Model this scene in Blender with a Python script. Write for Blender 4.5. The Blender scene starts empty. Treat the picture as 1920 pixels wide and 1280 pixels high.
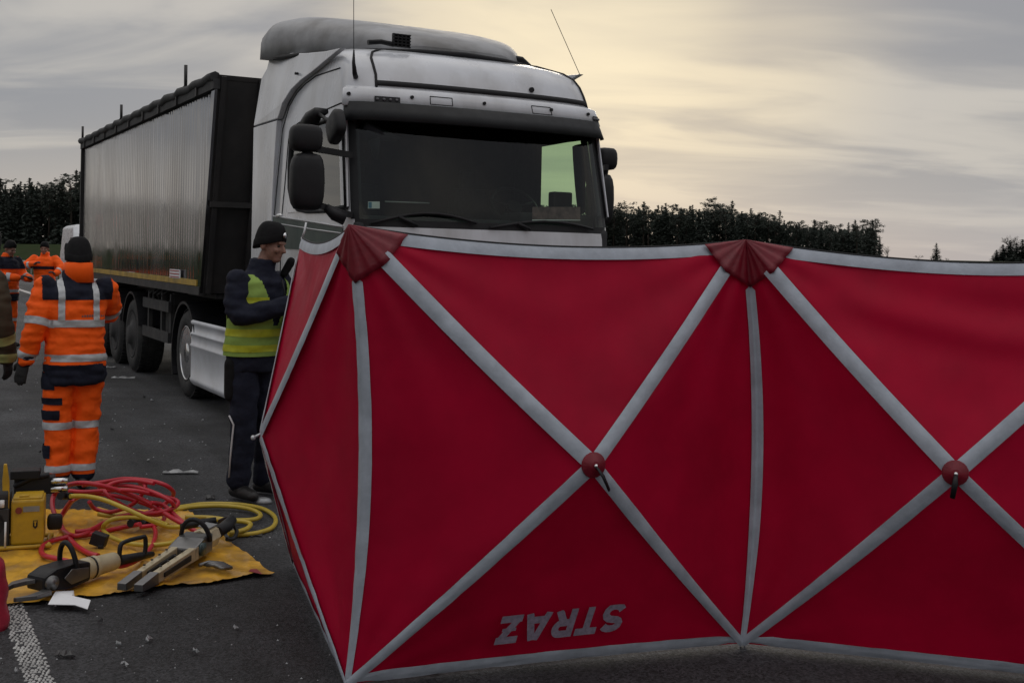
import bpy, bmesh, math, random
from mathutils import Vector, Matrix, noise
R = math.radians
random.seed(7)
sc = bpy.context.scene
# ------------------------------------------------------------------ camera
FPX, PPX, PPY, CAMH, ROLL = 2172.0, 960.0, 479.6, 1.714, 0.02
cam_r = Vector((math.cos(ROLL), 0, math.sin(ROLL)))
cam_u = Vector((-math.sin(ROLL), 0, math.cos(ROLL)))
cam_f = Vector((0, 1, 0))
cam_c = Vector((0, 0, CAMH))
cd = bpy.data.cameras.new('camera')
cam = bpy.data.objects.new('camera', cd)
sc.collection.objects.link(cam)
cd.sensor_width = 36.0
cd.lens = FPX / 1920 * 36
cd.shift_x = 0
cd.shift_y = (PPY - 640) / 1920
cd.clip_start = 0.05
cd.clip_end = 6000
cam.matrix_world = Matrix(((cam_r.x, cam_u.x, -cam_f.x, cam_c.x), (cam_r.y, cam_u.y, -cam_f.y, cam_c.y),
                           (cam_r.z, cam_u.z, -cam_f.z, cam_c.z), (0, 0, 0, 1)))
sc.camera = cam
sc.view_settings.view_transform = 'Standard'
sc.view_settings.look = 'None'
sc.view_settings.gamma = 1
sc.view_settings.exposure = 0.28
sc.render.resolution_x, sc.render.resolution_y = 1024, 682
# ------------------------------------------------------------------ sky and sun
SUN_AZ, SUN_EL = R(4.0), R(13)
sun_dir = Vector((math.sin(SUN_AZ) * math.cos(SUN_EL), math.cos(SUN_AZ) * math.cos(SUN_EL), math.sin(SUN_EL)))
w = bpy.data.worlds.new('World'); sc.world = w; w.use_nodes = True
nt = w.node_tree; N = nt.nodes; LK = nt.links
for n in list(N): N.remove(n)
def nd(t, **k):
    n = N.new(t)
    for a, b in k.items(): setattr(n, a, b)
    return n
def mathn(op, a, b=None, clamp=False):
    n = nd('ShaderNodeMath', operation=op); n.use_clamp = clamp
    for i, v in enumerate((a, b)):
        if v is None: continue
        if isinstance(v, (int, float)): n.inputs[i].default_value = v
        else: LK.new(v, n.inputs[i])
    return n.outputs[0]
def mixc(fac, a, b, blend='MIX'):
    n = nd('ShaderNodeMix', data_type='RGBA', blend_type=blend)
    for s, v in ((n.inputs[0], fac), (n.inputs[6], a), (n.inputs[7], b)):
        if isinstance(v, (int, float)): s.default_value = v
        elif isinstance(v, tuple): s.default_value = (*v, 1)
        else: LK.new(v, s)
    return n.outputs[2]
def ramp(fac, a, b):
    n = nd('ShaderNodeMapRange'); n.interpolation_type = 'SMOOTHSTEP'
    LK.new(fac, n.inputs[0]); n.inputs[1].default_value = a; n.inputs[2].default_value = b
    return n.outputs[0]
tc = nd('ShaderNodeTexCoord')
sep = nd('ShaderNodeSeparateXYZ'); LK.new(tc.outputs['Generated'], sep.inputs[0])
zz = mathn('ADD', mathn('MAXIMUM', sep.outputs[2], 0.0), 0.13)
comb = nd('ShaderNodeCombineXYZ')
LK.new(mathn('DIVIDE', sep.outputs[0], zz), comb.inputs[0]); LK.new(mathn('DIVIDE', sep.outputs[1], zz), comb.inputs[1])
mp = nd('ShaderNodeMapping'); LK.new(comb.outputs[0], mp.inputs[0])
mp.inputs['Rotation'].default_value = (0, 0, R(-24)); mp.inputs['Scale'].default_value = (0.60, 1.05, 1)
n1 = nd('ShaderNodeTexNoise'); LK.new(mp.outputs[0], n1.inputs[0])
n1.inputs['Scale'].default_value = 1.5; n1.inputs['Detail'].default_value = 5; n1.inputs['Roughness'].default_value = 0.50; n1.inputs['Distortion'].default_value = 0.9
mp2 = nd('ShaderNodeMapping'); LK.new(comb.outputs[0], mp2.inputs[0])
mp2.inputs['Rotation'].default_value = (0, 0, R(20)); mp2.inputs['Scale'].default_value = (0.5, 1.0, 1); mp2.inputs['Location'].default_value = (3.1, 1.7, 0)
n2 = nd('ShaderNodeTexNoise'); LK.new(mp2.outputs[0], n2.inputs[0])
n2.inputs['Scale'].default_value = 0.75; n2.inputs['Detail'].default_value = 5; n2.inputs['Roughness'].default_value = 0.5
nsum = mathn('ADD', mathn('MULTIPLY', n1.outputs[0], 0.55), mathn('MULTIPLY', n2.outputs[0], 0.45))
cl = ramp(nsum, 0.41, 0.60)
dot = nd('ShaderNodeVectorMath', operation='DOT_PRODUCT'); LK.new(tc.outputs['Generated'], dot.inputs[0]); dot.inputs[1].default_value = sun_dir
glow = ramp(dot.outputs['Value'], 0.960, 1.0)
core = ramp(dot.outputs['Value'], 0.990, 1.0)
low = ramp(sep.outputs[2], 0.12, 0.0)
sky = nd('ShaderNodeTexSky', sky_type='NISHITA'); sky.sun_disc = False
sky.sun_elevation = SUN_EL; sky.sun_rotation = SUN_AZ
skys = mixc(1.0, sky.outputs[0], (0.06, 0.06, 0.06), 'MULTIPLY')
grey = mixc(cl, (0.240, 0.246, 0.268), (0.43, 0.41, 0.385))
warm = mixc(cl, (0.42, 0.38, 0.325), (0.68, 0.585, 0.42))
c1 = mixc(mathn('MULTIPLY', glow, 0.85), grey, warm)
c2 = mixc(mathn('MULTIPLY', core, 0.40), c1, (0.80, 0.70, 0.49))
lowc = mixc(ramp(sep.outputs[0], -0.25, 0.30), (0.50, 0.45, 0.40), (0.32, 0.335, 0.37))
c3 = mixc(mathn('MULTIPLY', low, 0.62), c2, lowc)
up = mathn('ADD', 1.0, mathn('MULTIPLY', ramp(sep.outputs[2], 0.2, 1.0), 1.4))
c4 = mixc(1.0, c3, up, 'MULTIPLY')
c5 = mixc(0.06, c4, skys)
bg = nd('ShaderNodeBackground'); LK.new(c5, bg.inputs[0]); bg.inputs[1].default_value = 1.0
wo = nd('ShaderNodeOutputWorld'); LK.new(bg.outputs[0], wo.inputs[0])
sl = bpy.data.lights.new('sun', 'SUN'); sun = bpy.data.objects.new('sun', sl); sc.collection.objects.link(sun)
sl.energy = 0.5; sl.angle = R(22); sl.color = (1.0, 0.90, 0.76)
sun.rotation_euler = sun_dir.to_track_quat('Z', 'Y').to_euler()
sun.location = (0, 0, 30)

# ------------------------------------------------------------------ helpers
def ray(x, y): return cam_f + cam_r * ((x - PPX) / FPX) - cam_u * ((y - PPY) / FPX)
def G(x, y, z=0.0):                     # pixel -> point on a level plane
    d = ray(x, y); return cam_c + d * ((z - CAMH) / d.z)
def D(x, y, d): return cam_c + ray(x, y) * d
def plane_hit(x, y, o, n):
    d = ray(x, y); return cam_c + d * ((o - cam_c).dot(n) / d.dot(n))
YAW = 0.503
EX = Vector((math.cos(YAW), math.sin(YAW), 0)); EY = Vector((-math.sin(YAW), math.cos(YAW), 0))
def UV(u, v, z=0.0): return EY * u + EX * v + Vector((0, 0, z))   # road frame: u along the road, v across
TA = Vector((-1.35, 8.998, 0))
def tloc(p): q = p - TA; return Vector((q.dot(EX), q.dot(EY), q.z))
def tside(x, y, lx=0.0): return tloc(plane_hit(x, y, TA + EX * lx, EX))
def tfront(x, y, ly=0.0): return tloc(plane_hit(x, y, TA + EY * ly, EY))
def smooth(x, a, b):
    t = max(0.0, min(1.0, (x - a) / (b - a))); return t * t * (3 - 2 * t)

def tag(o, label=None, cat=None, group=None, kind=None):
    if label: o['label'] = label
    if cat: o['category'] = cat
    if group: o['group'] = group
    if kind: o['kind'] = kind
    return o
def thing(name, label, cat, loc=(0, 0, 0), rz=0.0, group=None):
    o = bpy.data.objects.new(name, None); sc.collection.objects.link(o)
    o.empty_display_size = 0.1
    o.location = loc; o.rotation_euler = (0, 0, rz)
    return tag(o, label, cat, group)
def link(name, me, parent=None):
    o = bpy.data.objects.new(name, me); sc.collection.objects.link(o)
    if parent is not None: o.parent = parent
    return o
def copy_tree(o, parent=None):
    c = o.copy(); sc.collection.objects.link(c); c.parent = parent
    for ch in list(o.children): copy_tree(ch, c)
    return c

class MB:
    def __init__(s): s.v = []; s.f = []; s.m = []; s.sm = []
    def add(s, vs, fs, m=0, smooth=False):
        b = len(s.v); s.v += [Vector(p) for p in vs]
        for f in fs: s.f.append([b + i for i in f]); s.m.append(m); s.sm.append(smooth)
        return s
    def box(s, c, size, rot=None, m=0):
        hx, hy, hz = size[0] / 2, size[1] / 2, size[2] / 2
        vs = [Vector((x, y, z)) for x in (-hx, hx) for y in (-hy, hy) for z in (-hz, hz)]
        if rot is not None: vs = [rot @ p for p in vs]
        c = Vector(c)
        return s.add([p + c for p in vs], [(0, 1, 3, 2), (4, 6, 7, 5), (0, 4, 5, 1), (2, 3, 7, 6), (0, 2, 6, 4), (1, 5, 7, 3)], m)
    def bar(s, a, b, w, h, m=0, upv=(0, 0, 1)):
        a = Vector(a); b = Vector(b); d = (b - a); L = d.length; d.normalize()
        x = d.cross(Vector(upv))
        if x.length < 1e-4: x = d.cross(Vector((1, 0, 0)))
        x.normalize(); z = x.cross(d)
        rot = Matrix((x, d, z)).transposed()
        return s.box((a + b) / 2, (w, L, h), rot, m)
    def loft(s, rings, caps=True, m=0, smooth=True, closed=True):
        n = len(rings[0]); b = len(s.v)
        for rg in rings: s.v += [Vector(p) for p in rg]
        for i in range(len(rings) - 1):
            for j in range(n if closed else n - 1):
                k = (j + 1) % n
                s.f.append([b + i * n + j, b + i * n + k, b + (i + 1) * n + k, b + (i + 1) * n + j]); s.m.append(m); s.sm.append(smooth)
        if caps and closed:
            s.f.append([b + j for j in range(n)][::-1]); s.m.append(m); s.sm.append(False)
            s.f.append([b + (len(rings) - 1) * n + j for j in range(n)]); s.m.append(m); s.sm.append(False)
        return s
    def tube(s, pts, r, n=8, m=0, caps=True, smooth=True, flat=1.0):
        pts = [Vector(p) for p in pts]; rings = []
        t = (pts[1] - pts[0]).normalized()
        ref = Vector((0, 0, 1)) if abs(t.z) < 0.9 else Vector((1, 0, 0))
        x = t.cross(ref).normalized()
        for i, p in enumerate(pts):
            if i == 0: t = pts[1] - p
            elif i == len(pts) - 1: t = p - pts[i - 1]
            else: t = pts[i + 1] - pts[i - 1]
            t.normalize()
            x = (x - t * x.dot(t)).normalized(); y = t.cross(x)
            rr = r[i] if isinstance(r, (list, tuple)) else r
            rings.append([p + x * (rr * math.cos(2 * math.pi * k / n)) + y * (rr * flat * math.sin(2 * math.pi * k / n)) for k in range(n)])
        return s.loft(rings, caps, m, smooth)
    def cyl(s, a, b, r, n=16, m=0, r2=None):
        return s.tube([a, b], [r, r if r2 is None else r2], n, m)
    def ring(s, c, axis, prof, n=24, m=0, smooth=True, close=False):   # lathe: prof = [(radius, along axis)]
        axis = Vector(axis).normalized(); ref = Vector((0, 0, 1)) if abs(axis.z) < 0.9 else Vector((1, 0, 0))
        x = axis.cross(ref).normalized(); y = axis.cross(x); c = Vector(c)
        rings = [[c + axis * h + (x * math.cos(2 * math.pi * k / n) + y * math.sin(2 * math.pi * k / n)) * max(rad, 1e-4) for k in range(n)] for rad, h in prof]
        if close: rings.append(rings[0])
        return s.loft(rings, not close, m, smooth)
    def ellipsoid(s, c, r, m=0, n=14, rot=None):
        c = Vector(c); rings = []
        for i in range(1, n):
            a = math.pi * i / n
            rg = []
            for k in range(n + 2):
                p = Vector((r[0] * math.sin(a) * math.cos(2 * math.pi * k / (n + 2)), r[1] * math.sin(a) * math.sin(2 * math.pi * k / (n + 2)), -r[2] * math.cos(a)))
                if rot is not None: p = rot @ p
                rg.append(c + p)
            rings.append(rg)
        return s.loft(rings, True, m, True)
    def prism(s, poly, vec, m=0):
        n = len(poly); a = [Vector(p) for p in poly]; v = Vector(vec)
        return s.add(a + [p + v for p in a], [list(range(n))[::-1], list(range(n, 2 * n))] + [(i, (i + 1) % n, n + (i + 1) % n, n + i) for i in range(n)], m)
    def quad(s, a, b, c, d, m=0): return s.add([a, b, c, d], [(0, 1, 2, 3)], m)
    def mesh(s, name, mats):
        me = bpy.data.meshes.new(name)
        me.from_pydata([tuple(p) for p in s.v], [], s.f)
        for mt in (mats if isinstance(mats, (list, tuple)) else [mats]): me.materials.append(mt)
        me.polygons.foreach_set('material_index', s.m); me.polygons.foreach_set('use_smooth', s.sm)
        me.validate(); me.update()
        return me
    def build(s, name, mats, parent=None, bevel=0.0, fixn=True, seg=2):
        me = s.mesh(name, mats)
        if fixn or bevel:
            bm = bmesh.new(); bm.from_mesh(me)
            bmesh.ops.recalc_face_normals(bm, faces=bm.faces)
            if bevel:
                es = [e for e in bm.edges if len(e.link_faces) == 2 and e.calc_face_angle(0) > 0.6]
                bmesh.ops.bevel(bm, geom=es, offset=bevel, segments=seg, affect='EDGES', profile=0.6, clamp_overlap=True)
            bm.to_mesh(me); bm.free()
        return link(name, me, parent)

# ------------------------------------------------------------------ materials
MATS = {}
def material(name, col, rough=0.6, metal=0.0, var=0.0, vscale=6.0, bump=0.0, bscale=60.0, dirt=None, dscale=3.0, damt=0.0, spec=0.5, coat=0.0, stretch=None, transl=0.0, detail=4.0, sheen=0.0):
    if name in MATS: return MATS[name]
    mt = bpy.data.materials.new(name); mt.use_nodes = True
    t = mt.node_tree; P = t.nodes['Principled BSDF']; out = t.nodes['Material Output']
    P.inputs['Base Color'].default_value = (*col, 1); P.inputs['Roughness'].default_value = rough
    P.inputs['Metallic'].default_value = metal; P.inputs['Specular IOR Level'].default_value = spec
    if sheen: P.inputs['Sheen Weight'].default_value = sheen; P.inputs['Sheen Roughness'].default_value = 0.4
    if coat: P.inputs['Coat Weight'].default_value = coat; P.inputs['Coat Roughness'].default_value = 0.15
    tcn = t.nodes.new('ShaderNodeTexCoord'); src = tcn.outputs['Object']
    if stretch:
        mpn = t.nodes.new('ShaderNodeMapping'); mpn.inputs['Scale'].default_value = stretch; t.links.new(src, mpn.inputs[0]); src = mpn.outputs[0]
    colout = None
    def mix(fac, a, b):
        n = t.nodes.new('ShaderNodeMix'); n.data_type = 'RGBA'
        t.links.new(fac, n.inputs[0])
        for s_, v in ((n.inputs[6], a), (n.inputs[7], b)):
            if isinstance(v, tuple): s_.default_value = (*v, 1)
            else: t.links.new(v, s_)
        return n.outputs[2]
    def nz(scale, det=4.0):
        n = t.nodes.new('ShaderNodeTexNoise'); n.inputs['Scale'].default_value = scale; n.inputs['Detail'].default_value = det
        n.inputs['Roughness'].default_value = 0.6; t.links.new(src, n.inputs[0]); return n.outputs[0]
    def mr(v, a, b, c=0.0, d=1.0):
        n = t.nodes.new('ShaderNodeMapRange'); t.links.new(v, n.inputs[0]); n.inputs[1].default_value = a; n.inputs[2].default_value = b
        n.inputs[3].default_value = c; n.inputs[4].default_value = d; return n.outputs[0]
    if var:
        colout = mix(mr(nz(vscale, detail), 0.3, 0.7), tuple(max(0, c * (1 - var)) for c in col), tuple(min(1, c * (1 + var)) for c in col))
    if dirt:
        colout = mix(mr(nz(dscale, 6.0), 0.42, 0.72, 0.0, damt), colout if colout is not None else col, dirt)
    if colout is not None: t.links.new(colout, P.inputs['Base Color'])
    if var or dirt:
        t.links.new(mr(nz(vscale * 1.7), 0.3, 0.7, max(0.02, rough - 0.08), min(1, rough + 0.08)), P.inputs['Roughness'])
    if bump:
        b = t.nodes.new('ShaderNodeBump'); b.inputs['Strength'].default_value = bump; b.inputs['Distance'].default_value = 0.01
        t.links.new(nz(bscale, 5.0), b.inputs['Height']); t.links.new(b.outputs[0], P.inputs['Normal'])
    if transl:
        tr = t.nodes.new('ShaderNodeBsdfTranslucent'); ms = t.nodes.new('ShaderNodeMixShader'); ms.inputs[0].default_value = transl
        if colout is not None: t.links.new(colout, tr.inputs[0])
        else: tr.inputs[0].default_value = (*col, 1)
        t.links.new(P.outputs[0], ms.inputs[1]); t.links.new(tr.outputs[0], ms.inputs[2]); t.links.new(ms.outputs[0], out.inputs[0])
    MATS[name] = mt
    return mt
def glass(name, tint, refl=1.0):
    mt = bpy.data.materials.new(name); mt.use_nodes = True; t = mt.node_tree
    for n in list(t.nodes): t.nodes.remove(n)
    o = t.nodes.new('ShaderNodeOutputMaterial'); tr = t.nodes.new('ShaderNodeBsdfTransparent'); tr.inputs[0].default_value = (*tint, 1)
    gl = t.nodes.new('ShaderNodeBsdfGlossy'); gl.inputs['Roughness'].default_value = 0.02; gl.inputs[0].default_value = (refl, refl, refl, 1)
    lw = t.nodes.new('ShaderNodeLayerWeight'); lw.inputs[0].default_value = 0.5
    pw = t.nodes.new('ShaderNodeMath'); pw.operation = 'POWER'; t.links.new(lw.outputs['Facing'], pw.inputs[0]); pw.inputs[1].default_value = 4.0
    fr = t.nodes.new('ShaderNodeMapRange'); t.links.new(pw.outputs[0], fr.inputs[0]); fr.inputs[3].default_value = 0.028; fr.inputs[4].default_value = 1.0
    ms = t.nodes.new('ShaderNodeMixShader'); t.links.new(fr.outputs[0], ms.inputs[0]); t.links.new(tr.outputs[0], ms.inputs[1]); t.links.new(gl.outputs[0], ms.inputs[2])
    t.links.new(ms.outputs[0], o.inputs[0]); return mt
M = dict(
    cab=material('cab_paint', (0.60, 0.62, 0.665), 0.24, 0, 0.06, 2.0, dirt=(0.30, 0.29, 0.28), dscale=2.2, damt=0.6, coat=0.4, stretch=(1, 1, .45)),
    roof=material('roof_grime', (0.30, 0.305, 0.32), 0.5, 0, 0.15, 3.0, dirt=(0.13, 0.125, 0.12), dscale=2.4, damt=0.85),
    black=material('black_plastic', (0.010, 0.010, 0.012), 0.5, 0, 0.2, 9.0, bump=0.1, bscale=200, spec=.3),
    dark=material('dark_trim', (0.014, 0.015, 0.017), 0.5, 0, 0.2, 6.0, spec=.25),
    seam=material('seam_black', (0.01, 0.01, 0.012), 0.8),  # even near-black colour of joints, roof strip and cloth hem
    rubber=material('rubber', (0.017, 0.017, 0.018), 0.8, 0, 0.25, 12.0, dirt=(0.05, 0.048, 0.045), dscale=7, damt=0.5, bump=0.3, bscale=60),
    chrome=material('polished_metal', (0.75, 0.76, 0.78), 0.18, 1.0, 0.05, 9.0, dirt=(0.3, 0.29, 0.28), dscale=9, damt=0.4),
    chassis=material('chassis_dirt', (0.025, 0.025, 0.027), 0.75, 0, 0.3, 5.0, dirt=(0.055, 0.05, 0.046), dscale=4, damt=0.6, bump=0.2, bscale=40),
    skirt=material('skirt_panel', (0.60, 0.62, 0.66), 0.38, 0, 0.05, 2.0, dirt=(0.34, 0.34, 0.34), dscale=2.3, damt=0.5),
    seat=material('seat_cloth', (0.02, 0.022, 0.028), 0.9, 0, 0.2, 20.0),
    interior=material('cab_interior', (0.03, 0.032, 0.036), 0.85, 0, 0.15, 6.0),
    green=material('green_band', (0.02, 0.042, 0.036), 0.45, 0, 0.25, 2.0),
    silver=material('silver_line', (0.55, 0.56, 0.58), 0.35, 0.4),
    lens=material('lamp_lens', (0.09, 0.09, 0.10), 0.2),
    white=material('white_paint', (0.72, 0.72, 0.72), 0.5, 0, 0.06, 5.0),
    paper=material('white_paper', (0.75, 0.77, 0.80), 0.8, 0, 0.05, 8.0),
    steel=material('galvanised_steel', (0.30, 0.31, 0.32), 0.45, 0.7, 0.15, 6.0),
)
M['glass'] = glass('windscreen_glass', (0.60, 0.68, 0.62))
M['sglass'] = glass('side_glass', (0.55, 0.78, 0.62))
# ================================================================== SETTING
asphalt = material('asphalt', (0.036, 0.037, 0.041), 0.72, 0, 0.5, 1.1, bump=1.0, bscale=120, spec=.35, dirt=(0.026, 0.026, 0.028), dscale=0.45, damt=0.8, detail=9)
def asphalt_speckle(mt):
    t = mt.node_tree; P = t.nodes['Principled BSDF']; lk = P.inputs['Base Color'].links[0].from_socket
    tcn = t.nodes.new('ShaderNodeTexCoord'); v = t.nodes.new('ShaderNodeTexVoronoi'); v.inputs['Scale'].default_value = 95; t.links.new(tcn.outputs['Object'], v.inputs[0])
    mr = t.nodes.new('ShaderNodeMapRange'); t.links.new(v.outputs['Color'], mr.inputs[0]); mr.inputs[1].default_value = .15; mr.inputs[2].default_value = .95; mr.inputs[3].default_value = 0.35; mr.inputs[4].default_value = 2.0
    mx = t.nodes.new('ShaderNodeMix'); mx.data_type = 'RGBA'; mx.blend_type = 'MULTIPLY'; mx.inputs[0].default_value = 1
    t.links.new(lk, mx.inputs[6]); t.links.new(mr.outputs[0], mx.inputs[7])
    # worn wheel tracks and drips running along the road
    m0 = t.nodes.new('ShaderNodeMapping'); m0.inputs['Rotation'].default_value = (0, 0, -YAW); t.links.new(tcn.outputs['Object'], m0.inputs[0])
    mp_ = t.nodes.new('ShaderNodeMapping'); mp_.inputs['Scale'].default_value = (1.5, .13, 1); t.links.new(m0.outputs[0], mp_.inputs[0])
    nz_ = t.nodes.new('ShaderNodeTexNoise'); nz_.inputs['Scale'].default_value = 1.0; nz_.inputs['Detail'].default_value = 6; nz_.inputs['Distortion'].default_value = .4; t.links.new(mp_.outputs[0], nz_.inputs[0])
    m2_ = t.nodes.new('ShaderNodeMapRange'); t.links.new(nz_.outputs[0], m2_.inputs[0]); m2_.inputs[1].default_value = .35; m2_.inputs[2].default_value = .65; m2_.inputs[3].default_value = .55; m2_.inputs[4].default_value = 1.35
    mx2 = t.nodes.new('ShaderNodeMix'); mx2.data_type = 'RGBA'; mx2.blend_type = 'MULTIPLY'; mx2.inputs[0].default_value = 1
    t.links.new(mx.outputs[2], mx2.inputs[6]); t.links.new(m2_.outputs[0], mx2.inputs[7]); t.links.new(mx2.outputs[2], P.inputs['Base Color'])
asphalt_speckle(asphalt)
grass_m = material('winter_grass', (0.028, 0.042, 0.020), 1.0, 0, 0.45, 0.6, bump=1.0, bscale=14, dirt=(0.045, 0.042, 0.028), dscale=0.12, damt=0.8, spec=0)
def hgt(u, v): return 2.3 * smooth(v, 14, 34) * smooth(u, 45, 95) - 0.06 - 0.25 * smooth(v, 9.0, 11.0) * (1 - smooth(v, 12, 16))
# terrain: one sheet to the horizon, finer near the road
us = [-3000, -900, -250, -90, -45, -25, -12, 0, 12, 25, 40, 55, 70, 85, 100, 130, 170, 230, 320, 450, 800, 3000]
vs_ = [-3000, -900, -250, -90, -40, -20, -9, -4.3, -1, 3, 8.6, 9.5, 10.5, 12, 14, 17, 20, 24, 28, 32, 36, 45, 60, 90, 160, 300, 800, 3000]
mb = MB(); vv = [UV(u, v, hgt(u, v)) for u in us for v in vs_]; nv = len(vs_)
mb.add(vv, [(i * nv + j, i * nv + j + 1, (i + 1) * nv + j + 1, (i + 1) * nv + j) for i in range(len(us) - 1) for j in range(nv - 1)], 0, True)
tag(mb.build('ground', grass_m), kind='structure')
mb = MB(); mb.quad(UV(-60, -4.2), UV(700, -4.2), UV(700, 8.4), UV(-60, 8.4))
tag(mb.build('road', asphalt), kind='structure')
line_m = material('road_marking_paint', (0.50, 0.50, 0.49), 0.75, 0, 0.2, 12, dirt=(0.2, 0.2, 0.2), dscale=9, damt=0.5)
# structured edge line: rows of raised paint drops
mb = MB(); u = 2.0; row = 0
rnd = random.Random(3)
while u < 14.0:
    for k in range(6):
        if rnd.random() < 0.05: continue
        cu = u + rnd.uniform(-.004, .004); cv = 0.552 + (k + (0.5 if row % 2 else 0)) * 0.0175 + rnd.uniform(-.003, .003)
        ru, rv = rnd.uniform(.006, .0095), rnd.uniform(.006, .0095)
        ang0 = rnd.random()
        ring = [UV(cu + ru * math.cos(ang0 + a * math.pi / 3), cv + rv * math.sin(ang0 + a * math.pi / 3), .001) for a in range(6)]
        top = [p * 0.55 + UV(cu, cv, .001) * 0.45 + Vector((0, 0, rnd.uniform(.004, .006))) for p in ring]
        mb.add(ring + top, [(6, 7, 8, 9, 10, 11)] + [(a, (a + 1) % 6, 6 + (a + 1) % 6, 6 + a) for a in range(6)], 0, False)
    u += 0.026; row += 1
mb.prism([UV(14, .545, .004), UV(300, .545, .004), UV(300, .68, .004), UV(14, .68, .004)], (0, 0, .003))
tag(mb.build('edge_line_marking', line_m), kind='structure')
mb = MB(); mb.prism([UV(-40, 4.9, .004), UV(400, 4.9, .004), UV(400, 5.1, .004), UV(-40, 5.1, .004)], (0, 0, .003))
tag(mb.build('lane_line_marking', line_m), kind='structure')
# ================================================================== TRUCK TRACTOR
truck = thing('truck_tractor', 'white high-roof truck cab with black sun visor and mirrors, behind the red screen', 'truck', TA, YAW)
XC, XW = 1.185, 1.235
KEYS = [(0.28, -.32, .30, 1.16), (1.1, -.40, .28, 1.185), (1.86, -.37, .25, 1.185), (1.97, -.355, .24, 1.185), (2.05, -.34, .24, 1.183), (2.76, -.165, .22, 1.16),
        (2.95, -.125, .22, 1.145), (3.05, -.095, .24, 1.135), (3.12, -.07, .26, 1.125), (3.2, -.03, .28, 1.115), (3.27, .03, .30, 1.10), (3.33, .12, .32, 1.065), (3.38, .25, .34, 1.0), (3.42, .45, .36, .88), (3.445, .68, .34, .74)]
def key(z):
    if z <= KEYS[0][0]: return KEYS[0][1:]
    for a, b in zip(KEYS, KEYS[1:]):
        if z <= b[0]:
            t = (z - a[0]) / (b[0] - a[0]); return tuple(x + (y - x) * t for x, y in zip(a[1:], b[1:]))
    return KEYS[-1][1:]
NEXP = 3.0
def fpt(z, fr, off=0.0):       # point on the front outline, fr -1..1 across
    yf, rc, hw = key(z); hw += off; yf -= off
    a = min(1.0, abs(fr))
    y = yf + rc * (1 - max(0.0, 1 - a ** NEXP) ** (1 / NEXP)) * 0.85 + rc * 0.15 * a * a
    return Vector((XC + hw * fr, y, z))
FRS = [0, .12, .25, .38, .5, .62, .72, .80, .86, .90, .935, .96, .98, .992, 1.0]
FRS = [-f for f in FRS[:0:-1]] + FRS
YREAR = 1.70
def ring_at(z, inset=0.0):
    front = [fpt(z, f, -inset) for f in FRS]
    y0 = front[0].y
    ws = y0 + .07
    ys = [ws] + [ws + (1.27 - ws) * k / 4 for k in (1, 2, 3, 4)] + [1.48, YREAR - inset]
    hw = key(z)[2] - inset
    right = [Vector((XC + hw, y, z)) for y in ys]
    back = [Vector((XC + hw * f, YREAR - inset + .002, z)) for f in (.5, 0, -.5)]
    left = [Vector((XC - hw, y, z)) for y in reversed(ys)]
    return front + right + back + left
NF = len(FRS); NS = 7
def cab_shell(zs, inset, m):
    # returns dict of face lists per category
    rings = [ring_at(z, inset) for z in zs]; n = len(rings[0]); cats = {}
    for i in range(len(zs) - 1):
        zm = (zs[i] + zs[i + 1]) / 2
        for j in range(n):
            k = (j + 1) % n; cat = 'body'
            if j < NF - 1:
                fm = abs((FRS[j] + FRS[j + 1]) / 2)
                if 1.97 < zm < 2.76: cat = 'screen' if fm < .935 else ('pillar' if fm < .985 else 'body')
                elif 1.915 < zm < 1.97 and fm < .96: cat = 'cowl'
                elif 2.76 < zm < 2.86 and fm < .97: cat = 'cowl'
            elif NF <= j < NF + 4: cat = 'winL' if 2.05 < zm < 2.76 else 'body'
            elif NF + NS + 3 + 2 <= j < NF + NS + 3 + 6: cat = 'winR' if 2.05 < zm < 2.76 else 'body'
            cats.setdefault(cat, []).append([rings[i][j], rings[i][k], rings[i + 1][k], rings[i + 1][j]])
    return cats, rings
ZS = [1.1, 1.3, 1.5, 1.7, 1.86, 1.915, 1.97, 2.05, 2.15, 2.4, 2.65, 2.76, 2.86, 2.95, 3.05, 3.085, 3.12, 3.16, 3.2, 3.24, 3.27, 3.30, 3.33, 3.355, 3.38, 3.40, 3.42, 3.445]
def quads_obj(name, quads, mt, parent, smooth=True, cap=None):
    mb = MB()
    for q in quads: mb.add(q, [(0, 1, 2, 3)], 0, smooth)
    if cap: mb.add(cap, [list(range(len(cap)))], 0, False)
    me = mb.mesh(name, mt); bm = bmesh.new(); bm.from_mesh(me)
    bmesh.ops.remove_doubles(bm, verts=bm.verts, dist=.0005); bmesh.ops.recalc_face_normals(bm, faces=bm.faces); bm.to_mesh(me); bm.free()
    return link(name, me, parent)
cats, rings = cab_shell(ZS, 0, 0)
body = quads_obj('cab_body', cats['body'], M['cab'], truck, cap=rings[-1])
for sgn in (-1, 1): quads_obj('windscreen_pillar', [q for q in cats['pillar'] if (q[0].x - XC) * sgn > 0], M['dark'], truck)
quads_obj('windscreen_surround', cats['cowl'], M['black'], truck)
ws = quads_obj('windscreen', cats['screen'], M['glass'], truck)
quads_obj('side_window', cats['winR'], M['sglass'], truck)
quads_obj('side_window', cats['winL'], M['sglass'], truck)
cats2, rings2 = cab_shell([1.12, 1.5, 1.915, 1.97, 2.05, 2.4, 2.76, 2.86, 3.05, 3.2, 3.33, 3.40], .045, 0)
quads_obj('cab_lining', cats2['body'] + cats2['cowl'] + cats2['pillar'], M['interior'], truck, cap=rings2[-1])
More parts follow.
